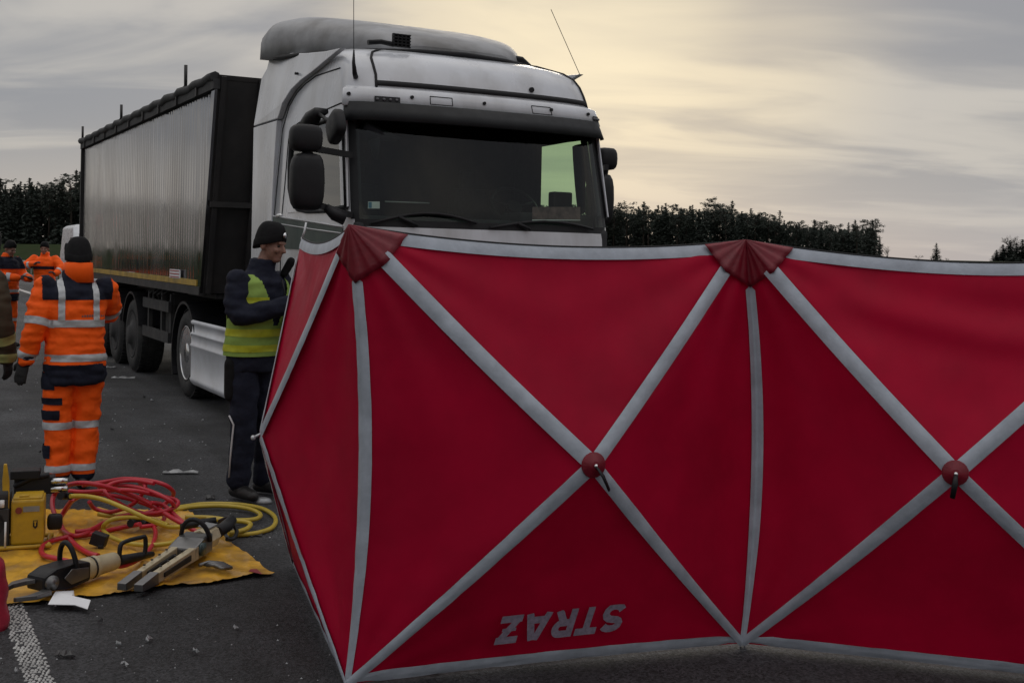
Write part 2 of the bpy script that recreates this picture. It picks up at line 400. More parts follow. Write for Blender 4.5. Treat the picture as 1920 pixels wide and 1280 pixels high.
# dashboard, seats, wheel
mb = MB(); mb.box((XC, .02, 1.60), (2.3, .55, .70)); mb.box((XC + .75, .08, 2.0), (.75, .35, .16)); mb.box((XC, .12, 1.98), (2.2, .3, .06)); mb.box((XC, .6, 1.2), (2.3, 2.0, .1))
mb.build('dashboard', M['interior'], truck, bevel=.04)
for sx in (-.62, .62):
    mb = MB(); mb.box((XC + sx, .95, 1.68), (.52, .5, .16)); mb.box((XC + sx, 1.22, 2.02), (.5, .16, .62), Matrix.Rotation(-.15, 3, 'X')); mb.box((XC + sx, 1.28, 2.42), (.28, .1, .2))
    mb.build('seat', M['seat'], truck, bevel=.04)
mb = MB(); c = Vector((XC + .60, .42, 2.14)); ax = Vector((0, -.75, .65)).normalized()
x = Vector((1, 0, 0)); y = ax.cross(x)
mb.tube([c + x * .225 * math.cos(a) + y * .225 * math.sin(a) for a in [2 * math.pi * k / 28 for k in range(29)]], .018, 8, caps=False)
for a in (0.3, 2.8, 4.7): mb.tube([c, c + x * .22 * math.cos(a) + y * .22 * math.sin(a)], .016, 6)
mb.cyl(c - ax * .02, c + ax * .02, .07); mb.cyl(c, c - ax * .35, .04)
mb.build('steering_wheel', M['black'], truck)
mb = MB(); mb.box((XC + 1.0, .30, 2.18), (.20, .10, .22)); mb.build('dash_screen', M['black'], truck, bevel=.02)
# curtain bundle and sheets in the screen
mb = MB(); mb.tube([(XC + 1.10, .10 + k * .015, 2.1 + k * .12) for k in range(6)], [.05, .06, .07, .075, .08, .08], 8, flat=.5); mb.build('curtain', M['seat'], truck)
mb = MB(); mb.loft([[Vector((XC + 1.08 + .012 * math.sin(k * 2.2), .78 + k * .03, z)) for k in range(20)] for z in (2.0, 2.4, 2.82)], False, closed=False); mb.build('side_curtain', M['seat'], truck)
mb = MB(); mb.tube([(XC - 1.02, -.02, 2.70), (XC - .88, -.03, 2.64), (XC - .72, -.05, 2.62)], [.10, .12, .04], 8, flat=.5); mb.tube([(XC - .92, -.03, 2.60), (XC - .90, -.05, 2.44)], [.10, .03], 8, flat=.4)
mb.build('rolled_sun_blind', M['seat'], truck)
def on_screen(px, py, off=-.012):
    best = None
    for ly in [i * .01 - .5 for i in range(50)]:
        p = tfront(px, py, ly); q = fpt(p.z, (p.x - XC) / key(p.z)[2], off)
        if best is None or abs(q.y - ly) < best[0]: best = (abs(q.y - ly), p)
    return best[1]
def screen_sheet(name, x0, y0, x1, y1, mt):
    mb = MB(); mb.quad(on_screen(x0, y1), on_screen(x1, y1), on_screen(x1, y0), on_screen(x0, y0)); return mb.build(name, mt, ws, fixn=False)
screen_sheet('sticker', 690, 378, 712, 391, M['paper'])
st = material('sticker_blue', (0.1, 0.25, 0.4), .6); 
mb = MB(); mb.quad(on_screen(691, 390, -.008), on_screen(697, 390, -.008), on_screen(697, 379, -.008), on_screen(691, 379, -.008)); mb.build('sticker_stripe', st, ws, fixn=False)
pr = material('printed_sheet', (0.16, 0.10, 0.10), .7, 0, .5, 14)
screen_sheet('paper_notice', 998, 388, 1088, 414, pr)
for i, yy in enumerate((389, 412)):
    mb = MB(); mb.quad(on_screen(998, yy + 1.6, -.008), on_screen(1088, yy + 1.6, -.008), on_screen(1088, yy, -.008), on_screen(998, yy, -.008)); mb.build('paper_edge', M['paper'], ws, fixn=False)
mb = MB(); a = tfront(722, 378, .05); b = tfront(805, 381, .05); mb.tube([a, b], .006, 6); mb.build('dash_strip', M['silver'], truck)
# bumper and grille, mostly hidden by the screen
mb = MB(); rr = []
for z in (.30, .36, .6, .85, 1.08):
    fr_ = [fpt(z, f) for f in FRS]; hw = key(z)[2]
    rr.append(fr_ + [Vector((XC + hw, .50, z)), Vector((XC - hw, .50, z))])
mb.loft(rr); mb.build('bumper', M['cab'], truck)
mb = MB()
for z in (1.2, 1.32, 1.44, 1.56, 1.68): mb.loft([[fpt(z + dz, f, .012 if abs(f) < .7 else .004) for f in FRS[5:-5]] for dz in (-.04, .04)], False, closed=False)
mb.build('grille', M['black'], truck)
for sx in (-1, 1):
    mb = MB(); mb.loft([[fpt(z, sx * f, .01) for f in (.62, .72, .80, .88, .94)] for z in (.66, .72, .78, .86)], False, closed=False); mb.build('headlight', M['lens'], truck)
# white lamp panel above the screen, visor, strip
mb = MB(); FV = [f * .99 for f in FRS]
mb.loft([[fpt(z, f, o) for f in FV] for z, o in ((2.845, .0), (2.855, .05), (2.99, .04), (3.02, .0))], False, closed=False)
lp = mb.build('lamp_panel', M['cab'], truck)
mb = MB(); FW = [f * 1.0 for f in FRS]
outer = [[fpt(2.885, f, .08) - Vector((.07 * f, 0, 0)) for f in FW], [fpt(2.82, f, .10) - Vector((.085 * f, .03 * (1 - f * f), 0)) for f in FW], [fpt(2.735, f, .115) - Vector((.09 * f, .05 * (1 - f * f), 0)) for f in FW]]
inner = [[p + Vector((0, .02, -.004)) for p in r_] for r_ in reversed(outer)]
mb.loft(outer + inner + [outer[0]], False, closed=False); mb.build('sun_visor', M['dark'], truck)
for fx in (-.975, .975):
    mb = MB(); mb.box((XC + 1.13 * fx, .0, 2.80), (.05, .16, .15)); mb.build('visor_bracket', M['black'], truck, bevel=.015)
mb = MB(); mb.loft([[fpt(z, f, o) for f in [-.79 + 1.73 * k / 30 for k in range(31)]] for z, o in ((3.03, .0), (3.033, .012), (3.072, .012), (3.075, .0))], False, closed=False); mb.build('roof_strip', M['seam'], truck)
# forehead seams
for sx in (-1, 1):
    mb = MB(); pts = [fpt(z, sx * f, .004) for z, f in ((2.99, .80 if sx < 0 else .94), (3.06, .80 if sx < 0 else .945), (3.12, .80 if sx < 0 else .95), (3.2, .81 if sx < 0 else .95), (3.27, .815 if sx < 0 else .945), (3.33, .80 if sx < 0 else .92), (3.38, .74), (3.42, .62))]
    mb.tube(pts, .011, 6); mb.build('roof_seam', M['seam'], truck)
for fr in (-.96, -.55, -.02, .52, .86):
    mb = MB(); p = fpt(2.945, fr, .045); mb.cyl(p + Vector((0, .01, 0)), p - Vector((0, .012, 0)), .014, 10); mb.build('marker_lamp', M['black'], truck)
mb = MB(); p = fpt(3.11, .42, .0); mb.cyl(p + Vector((0, .01, 0)), p - Vector((0, .02, 0)), .022, 10); mb.build('camera_knob', M['black'], truck)
for f0, f1 in ((-.80, -.63), (.90, .965)):
    mb = MB(); mb.loft([[fpt(z, f0 + (f1 - f0) * k / 4, .050) for k in range(5)] for z in (2.885, 2.935)], False, closed=False); o = mb.build('position_lamp', M['black'], truck)
    for k in range(4):
        mb = MB(); p = fpt(2.91, f0 + (f1 - f0) * (k + .5) / 4, .054); mb.ellipsoid(p, (.014, .006, .012), n=6); mb.build('lamp_lens', M['lens'], o)
for f0, f1 in ((-.42, -.26), (.36, .52)):
    mb = MB()
    P4 = [fpt(2.965, f0, .042), fpt(2.965, f1, .042), fpt(2.90, f1, .047), fpt(2.90, f0, .047)]
    for a, b in zip(P4, P4[1:] + P4[:1]): mb.tube([a, b], .0035, 4)
    mb.build('panel_hatch_seam', M['seam'], truck)
# wipers
for f0, f1, z0, z1 in ((-.86, -.15, 1.935, 2.03), (-.05, .78, 1.93, 2.0)):
    mb = MB(); P5 = [fpt(z0 + (z1 - z0) * math.sin(math.pi * k / 8 * .9), f0 + (f1 - f0) * k / 8, .03) for k in range(9)]
    mb.tube(P5, .013, 6); mb.tube([P5[2], fpt(1.93, f0 + .3, .03)], .016, 6); mb.build('wiper', M['black'], truck)
# door furniture on both sides
def side_pt(y, z, sx, off=.006):
    hw = key(z)[2]; return Vector((XC + sx * (hw + off), y, z))
for sx in (-1, 1):
    mb = MB()
    for pts in ([(1.63, 1.15), (1.64, 1.7), (1.66, 2.05), (1.60, 2.5), (1.55, 2.81), (1.42, 3.0), (1.25, 3.1), (1.05, 3.155), (.80, 3.19)],
                [(.80, 3.19), (.45, 3.185), (.22, 3.18)], [(1.05, 2.83), (.6, 2.86), (.1, 2.885), (-.02, 2.87)], [(1.05, 2.83), (1.05, 2.77)],
                [(-.02, 2.87), (-.06, 2.75)], [(1.45, 1.2), (1.45, 1.98), (1.40, 2.3), (1.36, 2.7), (1.28, 2.80), (1.05, 2.83)]):
        mb.tube([side_pt(y, z, sx, .001) for y, z in pts], .006, 5)
    mb.build('door_seam', M['seam'], truck)
    # window frame with rounded rear-lower corner
    mb = MB(); fr_o = [(-.165, 2.06), (.3, 2.045), (.75, 2.05), (1.0, 2.075), (1.16, 2.14), (1.25, 2.26), (1.28, 2.45), (1.27, 2.66), (1.22, 2.74), (1.1, 2.765), (.5, 2.775), (.05, 2.77), (.0, 2.75)]
    mb.tube([side_pt(y, z, sx, .003) for y, z in fr_o + fr_o[:1]], .022, 6)
    mb.build('window_seal', M['dark'], truck)
    mb = MB(); poly = [side_pt(y, z, sx, .004) for y, z in ((1.275, 2.05), (.72, 2.05), (1.0, 2.075), (1.16, 2.14), (1.25, 2.26), (1.275, 2.42))]
    mb.prism(poly, (sx * .004, 0, 0)); mb.build('window_corner', M['cab'], truck)
    mb = MB(); mb.bar(side_pt(-.02, 2.78, sx, .004), side_pt(-.17, 2.06, sx, .004), .05, .012, upv=(sx, 0, 0)); mb.build('window_post', M['cab'], truck)
    # colour band with bright lines under the window
    mb = MB(); mb.prism([side_pt(1.69, 1.74, sx, .003), side_pt(-.1, 1.72, sx, .003), side_pt(-.1, 1.90, sx, .003), side_pt(.6, 1.95, sx, .003), side_pt(1.69, 2.02, sx, .003)], (sx * .004, 0, 0)); bnd = mb.build('colour_band', M['green'], truck)
    mb = MB(); mb.tube([side_pt(y, z, sx, .006) for y, z in ((1.69, 2.03), (.6, 1.96), (-.1, 1.91))], .008, 5); mb.tube([side_pt(y, z, sx, .008) for y, z in ((1.69, 1.97), (.6, 1.90), (-.1, 1.86))], .006, 5)
    mb.build('trim_line', M['silver'], bnd)
    mb = MB(); mb.ellipsoid(side_pt(1.52, 2.03, sx, .0), (.02, .09, .025), n=10); mb.build('door_handle', M['chrome'], truck)
    # side air fairing behind the cab and roof fairing
    def fx(z): return XC + sx * (1.200 - max(0, z - 3.05) * .22)
    for nm, poly in (('side_fairing', [(1.72, 1.0), (2.33, 1.0), (2.33, 2.885), (1.60, 2.885), (1.66, 2.5), (1.70, 2.1)]),
                     ('roof_fairing', [(1.585, 2.90), (2.33, 2.90), (2.335, 3.36), (2.22, 3.44), (2.22, 3.54), (1.6, 3.50), (1.06, 3.42), (.55, 3.36), (.16, 3.33), (.45, 3.28), (.78, 3.22), (1.06, 3.18), (1.27, 3.12), (1.44, 3.02), (1.55, 2.92)])):
        mb = MB(); mb.prism([Vector((fx(z) - (0 if sx > 0 else .0), y, z)) for y, z in poly], (-sx * .05, 0, 0)); f_ = mb.build(nm, M['cab'], truck, bevel=.008)
    mb = MB(); p = Vector((fx(3.2), 1.15, 3.25)); mb.cyl(p - Vector((sx * .01, 0, 0)), p + Vector((sx * .02, 0, 0)), .012, 8); mb.build('fairing_bolt', M['black'], truck)
# roof deflector
mb = MB(); rr = []
for y, zt, zb, hw in ((.36, 3.46, 3.38, .50), (.48, 3.55, 3.385, .62), (.68, 3.63, 3.39, .76), (1.0, 3.73, 3.40, .93), (1.4, 3.83, 3.43, 1.07), (1.8, 3.91, 3.47, 1.15), (2.07, 3.93, 3.50, 1.18), (2.22, 3.87, 3.52, 1.18), (2.30, 3.72, 3.53, 1.16)):
    rg = []
    for k in range(25):
        a = math.pi * k / 24; cx = math.cos(a); sz = math.sin(a)
        e = .42
        rg.append(Vector((XC - hw * (abs(cx) ** e) * (1 if cx > 0 else -1), y + .10 * (1 - abs(cx)) * 0 , zb + (zt - zb) * (sz ** e))))
    rr.append(rg)
mb.loft(rr); mb.build('roof_deflector', M['roof'], truck)
mb = MB(); mb.tube([Vector((XC + hw, y, z)) for hw, y, z in ((-1.14, 1.9, 3.49), (-1.10, 1.3, 3.44), (-.98, .8, 3.40), (-.75, .42, 3.385), (-.4, .27, 3.39), (0, .24, 3.40), (.4, .27, 3.39), (.75, .42, 3.385), (.98, .8, 3.40), (1.1, 1.3, 3.44))], .022, 6)
mb.build('deflector_gap', M['seam'], truck)
mb = MB(); p0 = tfront(690, 80, .25); p1 = tfront(738, 84, .22); mb.tube([p0, (p0 + p1) / 2 + Vector((0, 0, .015)), p1], .035, 8, flat=.6); mb.build('roof_hose', M['black'], truck)
mb = MB(); p0 = tfront(753, 77, .2)
for k in range(5): mb.box(p0 + Vector((-.07 + .035 * k, 0, 0)), (.008, .02, .11)); mb.box(p0 + Vector((0, 0, -.05 + .025 * k)), (.16, .02, .008))
mb.box(p0 + Vector((0, .02, 0)), (.15, .01, .10)); mb.build('air_grille', M['black'], truck)
mb = MB(); p0 = tfront(975, 112, .6); mb.tube([p0 + Vector((-.25, 0, .01)), p0, p0 + Vector((.18, .1, -.05))], [.05, .05, .03], 8, flat=.6); mb.build('roof_horn', M['black'], truck)
# antennas
mb = MB(); b = tfront(667, 138, -.02); b = Vector((b.x, .0, b.z)); t0 = tfront(663, 118, 0); 
mb.tube([b + Vector((.02, .03, -.02)), b, t0, t0 + Vector((0, 0, .10))], [.022, .020, .014, .006], 8); mb.tube([t0 + Vector((0, 0, .08)), t0 + Vector((-.02, .0, .95))], .0028, 5); mb.build('antenna', M['black'], truck)
mb = MB(); mb.tube([tfront(1087, 140, .25), tfront(1033, 18, .35)], .003, 5); mb.build('antenna', M['black'], truck)
# mirrors
def rbox(mb, c, size, rot=None, k=5):
    c = Vector(c); rings = []
    for i in range(9):
        a = -math.pi / 2 + math.pi * i / 8; s_ = max(.05, math.cos(a)) ** .35; zz_ = math.sin(a); zz_ = (abs(zz_) ** .8) * (1 if zz_ > 0 else -1)
        rg = []
        for j in range(20):
            b = 2 * math.pi * j / 20; cx = math.cos(b); sy = math.sin(b); e = .5
            p = Vector((size[0] / 2 * s_ * abs(cx) ** e * (1 if cx > 0 else -1), size[1] / 2 * s_ * abs(sy) ** e * (1 if sy > 0 else -1), size[2] / 2 * zz_))
            if rot is not None: p = rot @ p
            rg.append(c + p)
        rings.append(rg)
    return mb.loft(rings)
yM = -.28
def fr_box(x0, y0, x1, y1, ly, depth):
    a = tfront(x0, y1, ly); b = tfront(x1, y0, ly); return (a + b) / 2, (abs(b.x - a.x), depth, abs(b.z - a.z))
mb = MB(); c, s_ = fr_box(543, 289, 607, 394, yM, .16); rbox(mb, c, s_); mr_ = mb.build('mirror_housing', M['black'], truck)
mb = MB(); c2, s2 = fr_box(543, 236, 603, 283, yM, .16); rbox(mb, c2, s2); mb.build('wide_mirror_housing', M['black'], truck)
mb = MB(); mb.bar(Vector((c.x + .05, yM, 2.48)), Vector((.03, -.16, 2.46)), .035, .045); mb.cyl(Vector((c.x, yM, c.z + .15)), Vector((c.x, yM, c2.z - .1)), .04, 10); mb.bar(Vector((c.x, yM, c.z + .12)), Vector((c.x + .1, yM, 2.06)), .05, .04); mb.bar(Vector((c.x + .1, yM, 2.06)), Vector((.02, -.2, 2.0)), .05, .04); mb.tube([Vector((c.x + .15, yM, 2.05)), Vector((c.x + .22, yM, 2.0)), Vector((c.x + .30, yM - .02, 1.97))], [.03, .05, .055], 8)
mb.build('mirror_arm', M['black'], truck)
mb = MB(); a = tside(596, 212, -.1); b = tside(572, 236, -.1); mb.tube([a + Vector((.08, 0, .02)), a, (a + b) / 2, b], [.02, .05, .07, .055], 8); mb.build('kerb_mirror_arm', M['black'], truck)
mb = MB(); c3 = tside(630, 238, -.08); rbox(mb, c3, (.10, .26, .22), Matrix.Rotation(-.5, 3, 'X')); mb.tube([c3, a], .015, 6); mb.build('kerb_mirror', M['black'], truck)
mb = MB(); rbox(mb, Vector((XC + 1.35, .20, 2.235)), (.19, .28, .46)); mb.build('mirror_housing', M['black'], truck)
mb = MB(); rbox(mb, Vector((XC + 1.40, .20, 2.60)), (.19, .2, .20)); mb.build('wide_mirror_housing', M['black'], truck)
mb = MB(); mb.bar(Vector((XC + 1.36, .2, 2.46)), Vector((XC + 1.22, -.1, 2.50)), .04, .05); mb.cyl(Vector((XC + 1.38, .2, 2.4)), Vector((XC + 1.40, .2, 2.55)), .04); mb.build('mirror_arm', M['black'], truck)
# chassis, skirt, wheels
mb = MB()
for x in (XW - .43, XW + .43): mb.box((x, 2.9, .85), (.09, 6.0, .26))
mb.box((XW, 5.02, .52), (1.6, .16, .18)); mb.box((XW, 1.05, .50), (1.7, .14, .14)); mb.cyl((XW, 4.2, 1.02), (XW, 5.3, 1.02), .45, 16); mb.box((XW, 2.35, 1.1), (2.2, .9, .5))
mb.box((XW, 4.75, 1.12), (.9, 1.0, .08))
mb.build('chassis_frame', M['chassis'], truck)
for sx in (-1, 1):
    X0 = XW + sx * 1.255
    mb = MB(); prof = [(.20, -.03), (.235, .0), (.27, .012), (.285, .0), (.62, .0), (.635, .012), (.65, .012), (.665, .0), (.755, -.004), (.765, .008), (.78, .008), (.79, -.006), (.87, -.012), (.885, .006), (.91, .008), (.925, -.01)]
    mb.loft([[Vector((X0 + sx * o, y, z)) for z, o in prof] for y in (1.75, 2.4, 3.2, 4.0, 4.5, 4.60)], False, closed=False)
    mb.box((X0 - sx * .03, 3.18, .55), (.03, 2.8, .64)); mb.build('side_skirt', M['skirt'], truck)
def wheel(parent, x, y, sx, dual=False, r=.515, wdt=.30, polished=True):
    e = bpy.data.objects.new('wheel', None); sc.collection.objects.link(e); e.parent = parent; e.location = (x, y, r); e.empty_display_size = .1
    mb = MB()
    for k, off in enumerate((0, -.34) if dual else (0,)):
        o = off
        prof = [(.30, o - wdt + .02), (.36, o - wdt), (.46, o - wdt + .005), (r - .012, o - wdt + .05), (r, o - wdt + .08), (r, o - .08), (r - .012, o - .05), (.46, o - .005), (.36, o), (.30, o - .02)]
        mb.ring((0, 0, 0), (sx, 0, 0), prof, 40, close=True)
        for j in range(44):
            a = 2 * math.pi * j / 44
            for q in range(3):
                cx = sx * (o - wdt * (.22 + .28 * q)); aa = a + (.07 if q == 1 else 0)
                rot = Matrix.Rotation(-aa, 3, 'X')
                mb.box((cx, r * .999 * math.sin(aa), r * .999 * math.cos(aa)), (wdt * .22, .05, .014), rot)
    mb.build('tyre', M['rubber'], e)
    mb = MB(); dp = -.10 if dual else -.03
    if dual: prof = [(.305, -.015), (.315, -.005), (.300, -.01), (.285, -.05), (.27, dp - .02), (.20, dp - .04), (.15, dp - .03), (.14, dp + .06), (.11, dp + .09), (.0, dp + .09)]
    else: prof = [(.305, -.015), (.315, -.005), (.300, -.01), (.285, -.04), (.25, -.03), (.18, .0), (.14, .01), (.12, .05), (.0, .05)]
    mb.ring((0, 0, 0), (sx, 0, 0), prof, 40)
    for j in range(10):
        a = 2 * math.pi * j / 10; mb.cyl((sx * (dp - .04), .185 * math.sin(a), .185 * math.cos(a)), (sx * (dp + .02), .185 * math.sin(a), .185 * math.cos(a)), .014, 6)
    mb.build('rim', M['chrome'] if polished else M['chassis'], e)
    return e
for sx in (-1, 1):
    wheel(truck, XW + sx * 1.22, 5.02, sx, dual=True)
    wheel(truck, XW + sx * 1.22, 1.05, sx)
def mudguard(parent, x, y, sx, wdt, r=.60, a0=-100, a1=100, low=None):
    mb = MB(); pts = [R(a) for a in range(a0, a1 + 1, 10)]
    rg = [[Vector((x + sx * d, y + rr_ * math.sin(a), .515 + rr_ * math.cos(a))) for (d, rr_) in ((.02, r - .03), (.02, r), (-wdt, r), (-wdt, r - .02))] for a in pts]
    mb.loft(rg, True, smooth=False); mb.build('mudguard', M['black'], parent)
for sx in (-1, 1): mudguard(truck, XW + sx * 1.23, 5.02, sx, .62, a0=-70, a1=120); mudguard(truck, XW + sx * 1.2, 1.05, sx, .35, a0=-80, a1=80)

# ================================================================== TIPPER TRAILER
trailer = thing('tipper_trailer', 'dirty aluminium tipper trailer with ribbed side and dark top rail, behind the white cab', 'trailer', TA, YAW)
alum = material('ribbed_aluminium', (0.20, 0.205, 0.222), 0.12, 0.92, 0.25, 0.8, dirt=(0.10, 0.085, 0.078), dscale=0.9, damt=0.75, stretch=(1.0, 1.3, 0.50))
tar = material('trailer_black', (0.016, 0.015, 0.016), 0.6, 0, 0.3, 4.0, dirt=(0.035, 0.03, 0.028), dscale=2, damt=.6)
tarp_m = material('cover_tarp', (0.030, 0.030, 0.032), 0.75, 0, 0.3, 6.0, bump=.5, bscale=12)
Y0t, Y0b, Y1, ZB, ZT = 3.60, 4.09, 12.56, 1.24, 3.53
XL, XR = -.03, 2.50
def yfront(z): return Y0b + (Y0t - Y0b) * (z - ZB) / (ZT - ZB)
for sx, X0 in ((-1, XL), (1, XR)):
    mb = MB(); rows = []; rn = random.Random(5)
    nper = 74; prof = []
    for k in range(nper):
        y = 3.7 + (Y1 - .05 - 3.7) * k / nper; st_ = (Y1 - .05 - 3.7) / nper; dd = rn.uniform(-.0004, .0004) + .006 * noise.noise(Vector((y * 1.1, 0, 0)))
        for f_, o in ((0, 0), (.42, 0), (.56, .0016), (.86, .0016)): prof.append((y + st_ * f_, o + dd + rn.uniform(-.0004, .0004)))
    for z in (1.385, 2.0, 2.6, 3.40):
        t = (z - ZB) / (ZT - ZB)
        rows.append([Vector((X0 + sx * o, max(y, yfront(z) + .12) if y < 4.4 else y, z)) for y, o in prof])
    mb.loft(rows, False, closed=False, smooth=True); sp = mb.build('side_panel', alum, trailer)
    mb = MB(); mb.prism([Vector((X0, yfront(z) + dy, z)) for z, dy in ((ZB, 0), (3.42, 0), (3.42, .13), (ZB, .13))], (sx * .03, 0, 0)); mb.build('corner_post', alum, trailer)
    mb = MB(); mb.box((X0 + sx * .01, Y1 - .03, (ZB + ZT) / 2), (.06, .07, ZT - ZB)); mb.build('rear_post', tar, trailer)
    mb = MB(); mb.box((X0 + sx * .012, (Y0b + Y1) / 2, 1.265), (.06, Y1 - Y0b, .09)); mb.build('bottom_beam', tar, trailer)
    mb = MB(); mb.box((X0 + sx * .022, (4.2 + Y1) / 2, 1.348), (.02, Y1 - 4.3, .065)); mb.build('yellow_reflective_strip', material('yellow_tape', (0.42, 0.27, 0.03), .45, 0, .25, 5, dirt=(.12, .08, .03), dscale=4, damt=.7), trailer)
    mb = MB(); mb.box((X0 + sx * .015, (3.6 + Y1) / 2, 3.455), (.07, Y1 - 3.6, .11))
    pts = [Vector((X0 + sx * .03 + .01 * math.sin(k * 1.7), 3.62 + (Y1 - 3.62) * k / 40, 3.53 + .014 * math.sin(k * 2.1))) for k in range(41)]
    mb.tube(pts, .055, 8); mb.build('top_rail', tarp_m, trailer)
    for k in range(9):
        y = 4.3 + k * .97; mb = MB(); mb.box((X0 + sx * .06, y, 3.46), (.02, .06, .13)); mb.build('rail_clamp', tar, trailer)
mb = MB(); mb.quad(Vector((XL, Y0t, 3.50)), Vector((XR, Y0t, 3.50)), Vector((XR, Y1, 3.50)), Vector((XL, Y1, 3.50))); mb.build('cover_tarp', tarp_m, trailer)
mb = MB(); mb.prism([Vector((XL, yfront(z) + d_, z)) for z, d_ in ((ZB, .0), (ZT + .02, .0), (ZT + .02, .05), (ZB, .05))], (XR - XL, 0, 0))
for k in range(7):
    x = XL + .05 + (XR - XL - .1) * k / 6; mb.bar(Vector((x, yfront(ZB) - .03, ZB)), Vector((x, yfront(ZT) - .03, ZT)), .05, .05)
mb.box(((XL + XR) / 2, yfront(2.2) - .04, 2.2), (XR - XL, .05, .06)); mb.build('front_wall', tar, trailer)
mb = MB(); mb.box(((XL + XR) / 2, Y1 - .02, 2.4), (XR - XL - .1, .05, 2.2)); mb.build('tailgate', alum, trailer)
for y, h in ((4.9, .30), (8.85, .26), (12.40, .26)):
    mb = MB(); mb.tube([Vector((XL - .02, y + .12, 3.42)), Vector((XL - .05, y + .10, 3.56)), Vector((XL - .04, y, 3.58)), Vector((XL - .04, y + .01, 3.52 + h))], .02, 6); mb.build('tarp_hook', tar, trailer)
mb = MB(); a = tside(318, 520, XL - .035); b = tside(337, 506, XL - .035); mb.box((XL - .03, (a.y + b.y) / 2, (a.z + b.z) / 2), (.012, abs(a.y - b.y), abs(a.z - b.z))); pl = mb.build('warning_plate', M['paper'], trailer)
mb = MB()
for k in range(3): mb.box((XL - .038, (a.y + b.y) / 2, 1.38 + .035 * k + .01), (.004, abs(a.y - b.y) * .9, .012))
mb.build('plate_stripe', material('plate_red', (.35, .05, .05), .6), pl)
mb = MB()
for x in (XW - .45, XW + .45): mb.box((x, 8.2, 1.05), (.12, 8.4, .30))
mb.box((XW, 4.8, 1.20), (2.2, 1.3, .05))
for y in (8.16, 9.48, 10.8): mb.box((XW, y, .52), (1.9, .14, .14))
for y in (6.0, 7.2, 11.6): mb.box((XW, y, 1.1), (2.3, .1, .14))
mb.build('chassis_frame', M['chassis'], trailer)
for sx in (-1, 1):
    for y in (8.16, 9.48, 10.8):
        wheel(trailer, XW + sx * 1.23, y, sx, wdt=.36, polished=False); mudguard(trailer, XW + sx * 1.235, y, sx, .42, a0=-75, a1=75)
    mb = MB(); X0 = XW + sx * 1.2
    for z in (.62, 1.0): mb.box((X0, 6.72, z), (.04, 1.55, .13))
    for y in (6.0, 6.5, 7.3): mb.box((X0 - sx * .04, y, .86), (.05, .07, .6))
    mb.build('side_guard', M['chassis'], trailer)
    mb = MB(); mb.box((X0 - sx * .22, 6.05, .72), (.14, .14, .9)); mb.box((X0 - sx * .22, 6.05, .22), (.26, .26, .06)); mb.box((X0 - sx * .3, 6.9, .80), (.3, .6, .4)); mb.build('landing_leg', M['chassis'], trailer)
    mb = MB()
    for k in range(4): mb.tube([(X0 - sx * .1, 6.4 + .25 * k, 1.2), (X0 - sx * .02, 6.5 + .25 * k, 1.12), (X0 - sx * .1, 6.55 + .25 * k, .98)], .018, 6)
    mb.build('air_hoses', M['rubber'], trailer)
# ================================================================== RED PRIVACY SCREEN
red = material('red_screen_cloth', (0.37, 0.001, 0.026), 0.5, 0, 0.14, 3.0, bump=.12, bscale=500, transl=0.14, spec=.14)
redp = material('red_vinyl_patch', (0.17, 0.003, 0.014), 0.42, 0, 0.2, 20.0, bump=.2, bscale=40, spec=.5)
grey_tape = material('reflective_tape', (0.41, 0.445, 0.51), 0.42, 0.15, 0.12, 10.0, bump=.15, bscale=60, dirt=(.22, .24, .28), dscale=9, damt=.5)
SH = 1.81
screen = thing('privacy_screen', 'red folding accident privacy screen with grey reflective crosses standing on the asphalt', 'screen', (0, 0, 0))
base = [Vector((-1.145, 6.28, 0)), G(651, 1288), G(1391, 1210), Vector((2.78, 4.66, 0)), Vector((4.3, 5.55, 0))]
base[1].z = base[2].z = 0
tops = [b + Vector((0, 0, SH)) for b in base]
tops[1] = plane_hit(659, 424, base[1], Vector((0, 1, 0))); tops[2] = plane_hit(1396, 452, base[2], Vector((0, 1, 0)))
tops[0] = D(566, 446, 6.28)
for i in range(len(base)): base[i] = base[i] + Vector((0, 0, .012))
hubs = []
for i in range(len(base) - 1):
    mid = (base[i] + base[i + 1] + tops[i] + tops[i + 1]) / 4; e = (base[i + 1] - base[i]); e.z = 0; e.normalize()
    n = Vector((e.y, -e.x, 0)); hubs.append(mid + n * .30)
hubs[1] = D(1112, 871, hubs[1].y); hubs[2] = D(1791, 886, hubs[2].y); hubs[0] = D(489, 815, hubs[0].y)
def q_edge(a, b, sag, t): return a + (b - a) * t + sag * (4 * t * (1 - t))
topsag = [Vector((0, 0, -.05)), Vector((0, .0, -.055)), Vector((0, 0, -.085)), Vector((0, 0, -.07))]
botsag = [Vector((0, 0, .0)), Vector((0, .02, .004)), Vector((0, 0, .004)), Vector((0, 0, .0))]
seamsag = [Vector((-.02, 0, 0)), Vector((.058, .0, 0)), Vector((.062, .02, 0)), Vector((-.02, 0, 0)), Vector((0, 0, 0))]
def top_pt(i, t):
    t2 = 4 * t * (1 - t)
    if i == 2: t2 = t2 * (.75 + .45 * t)
    return tops[i] + (tops[i + 1] - tops[i]) * t + topsag[i] * t2
def bot_pt(i, t): return q_edge(base[i], base[i + 1], botsag[i], t)
def seam_pt(i, t): return q_edge(tops[i], base[i], seamsag[i], t)
def tri_fn(i, kind):
    def f(t, s):     # t along the outer edge, s from edge (0) to hub (1)
        if kind == 'top': e = top_pt(i, t)
        elif kind == 'bottom': e = bot_pt(i, t)
        elif kind == 'left': e = seam_pt(i, t)
        else: e = seam_pt(i + 1, t)
        p = e + (hubs[i] - e) * s
        return p
    return f
def face_out(i):
    e = base[i + 1] - base[i]; e.z = 0; e.normalize(); return Vector((e.y, -e.x, 0))
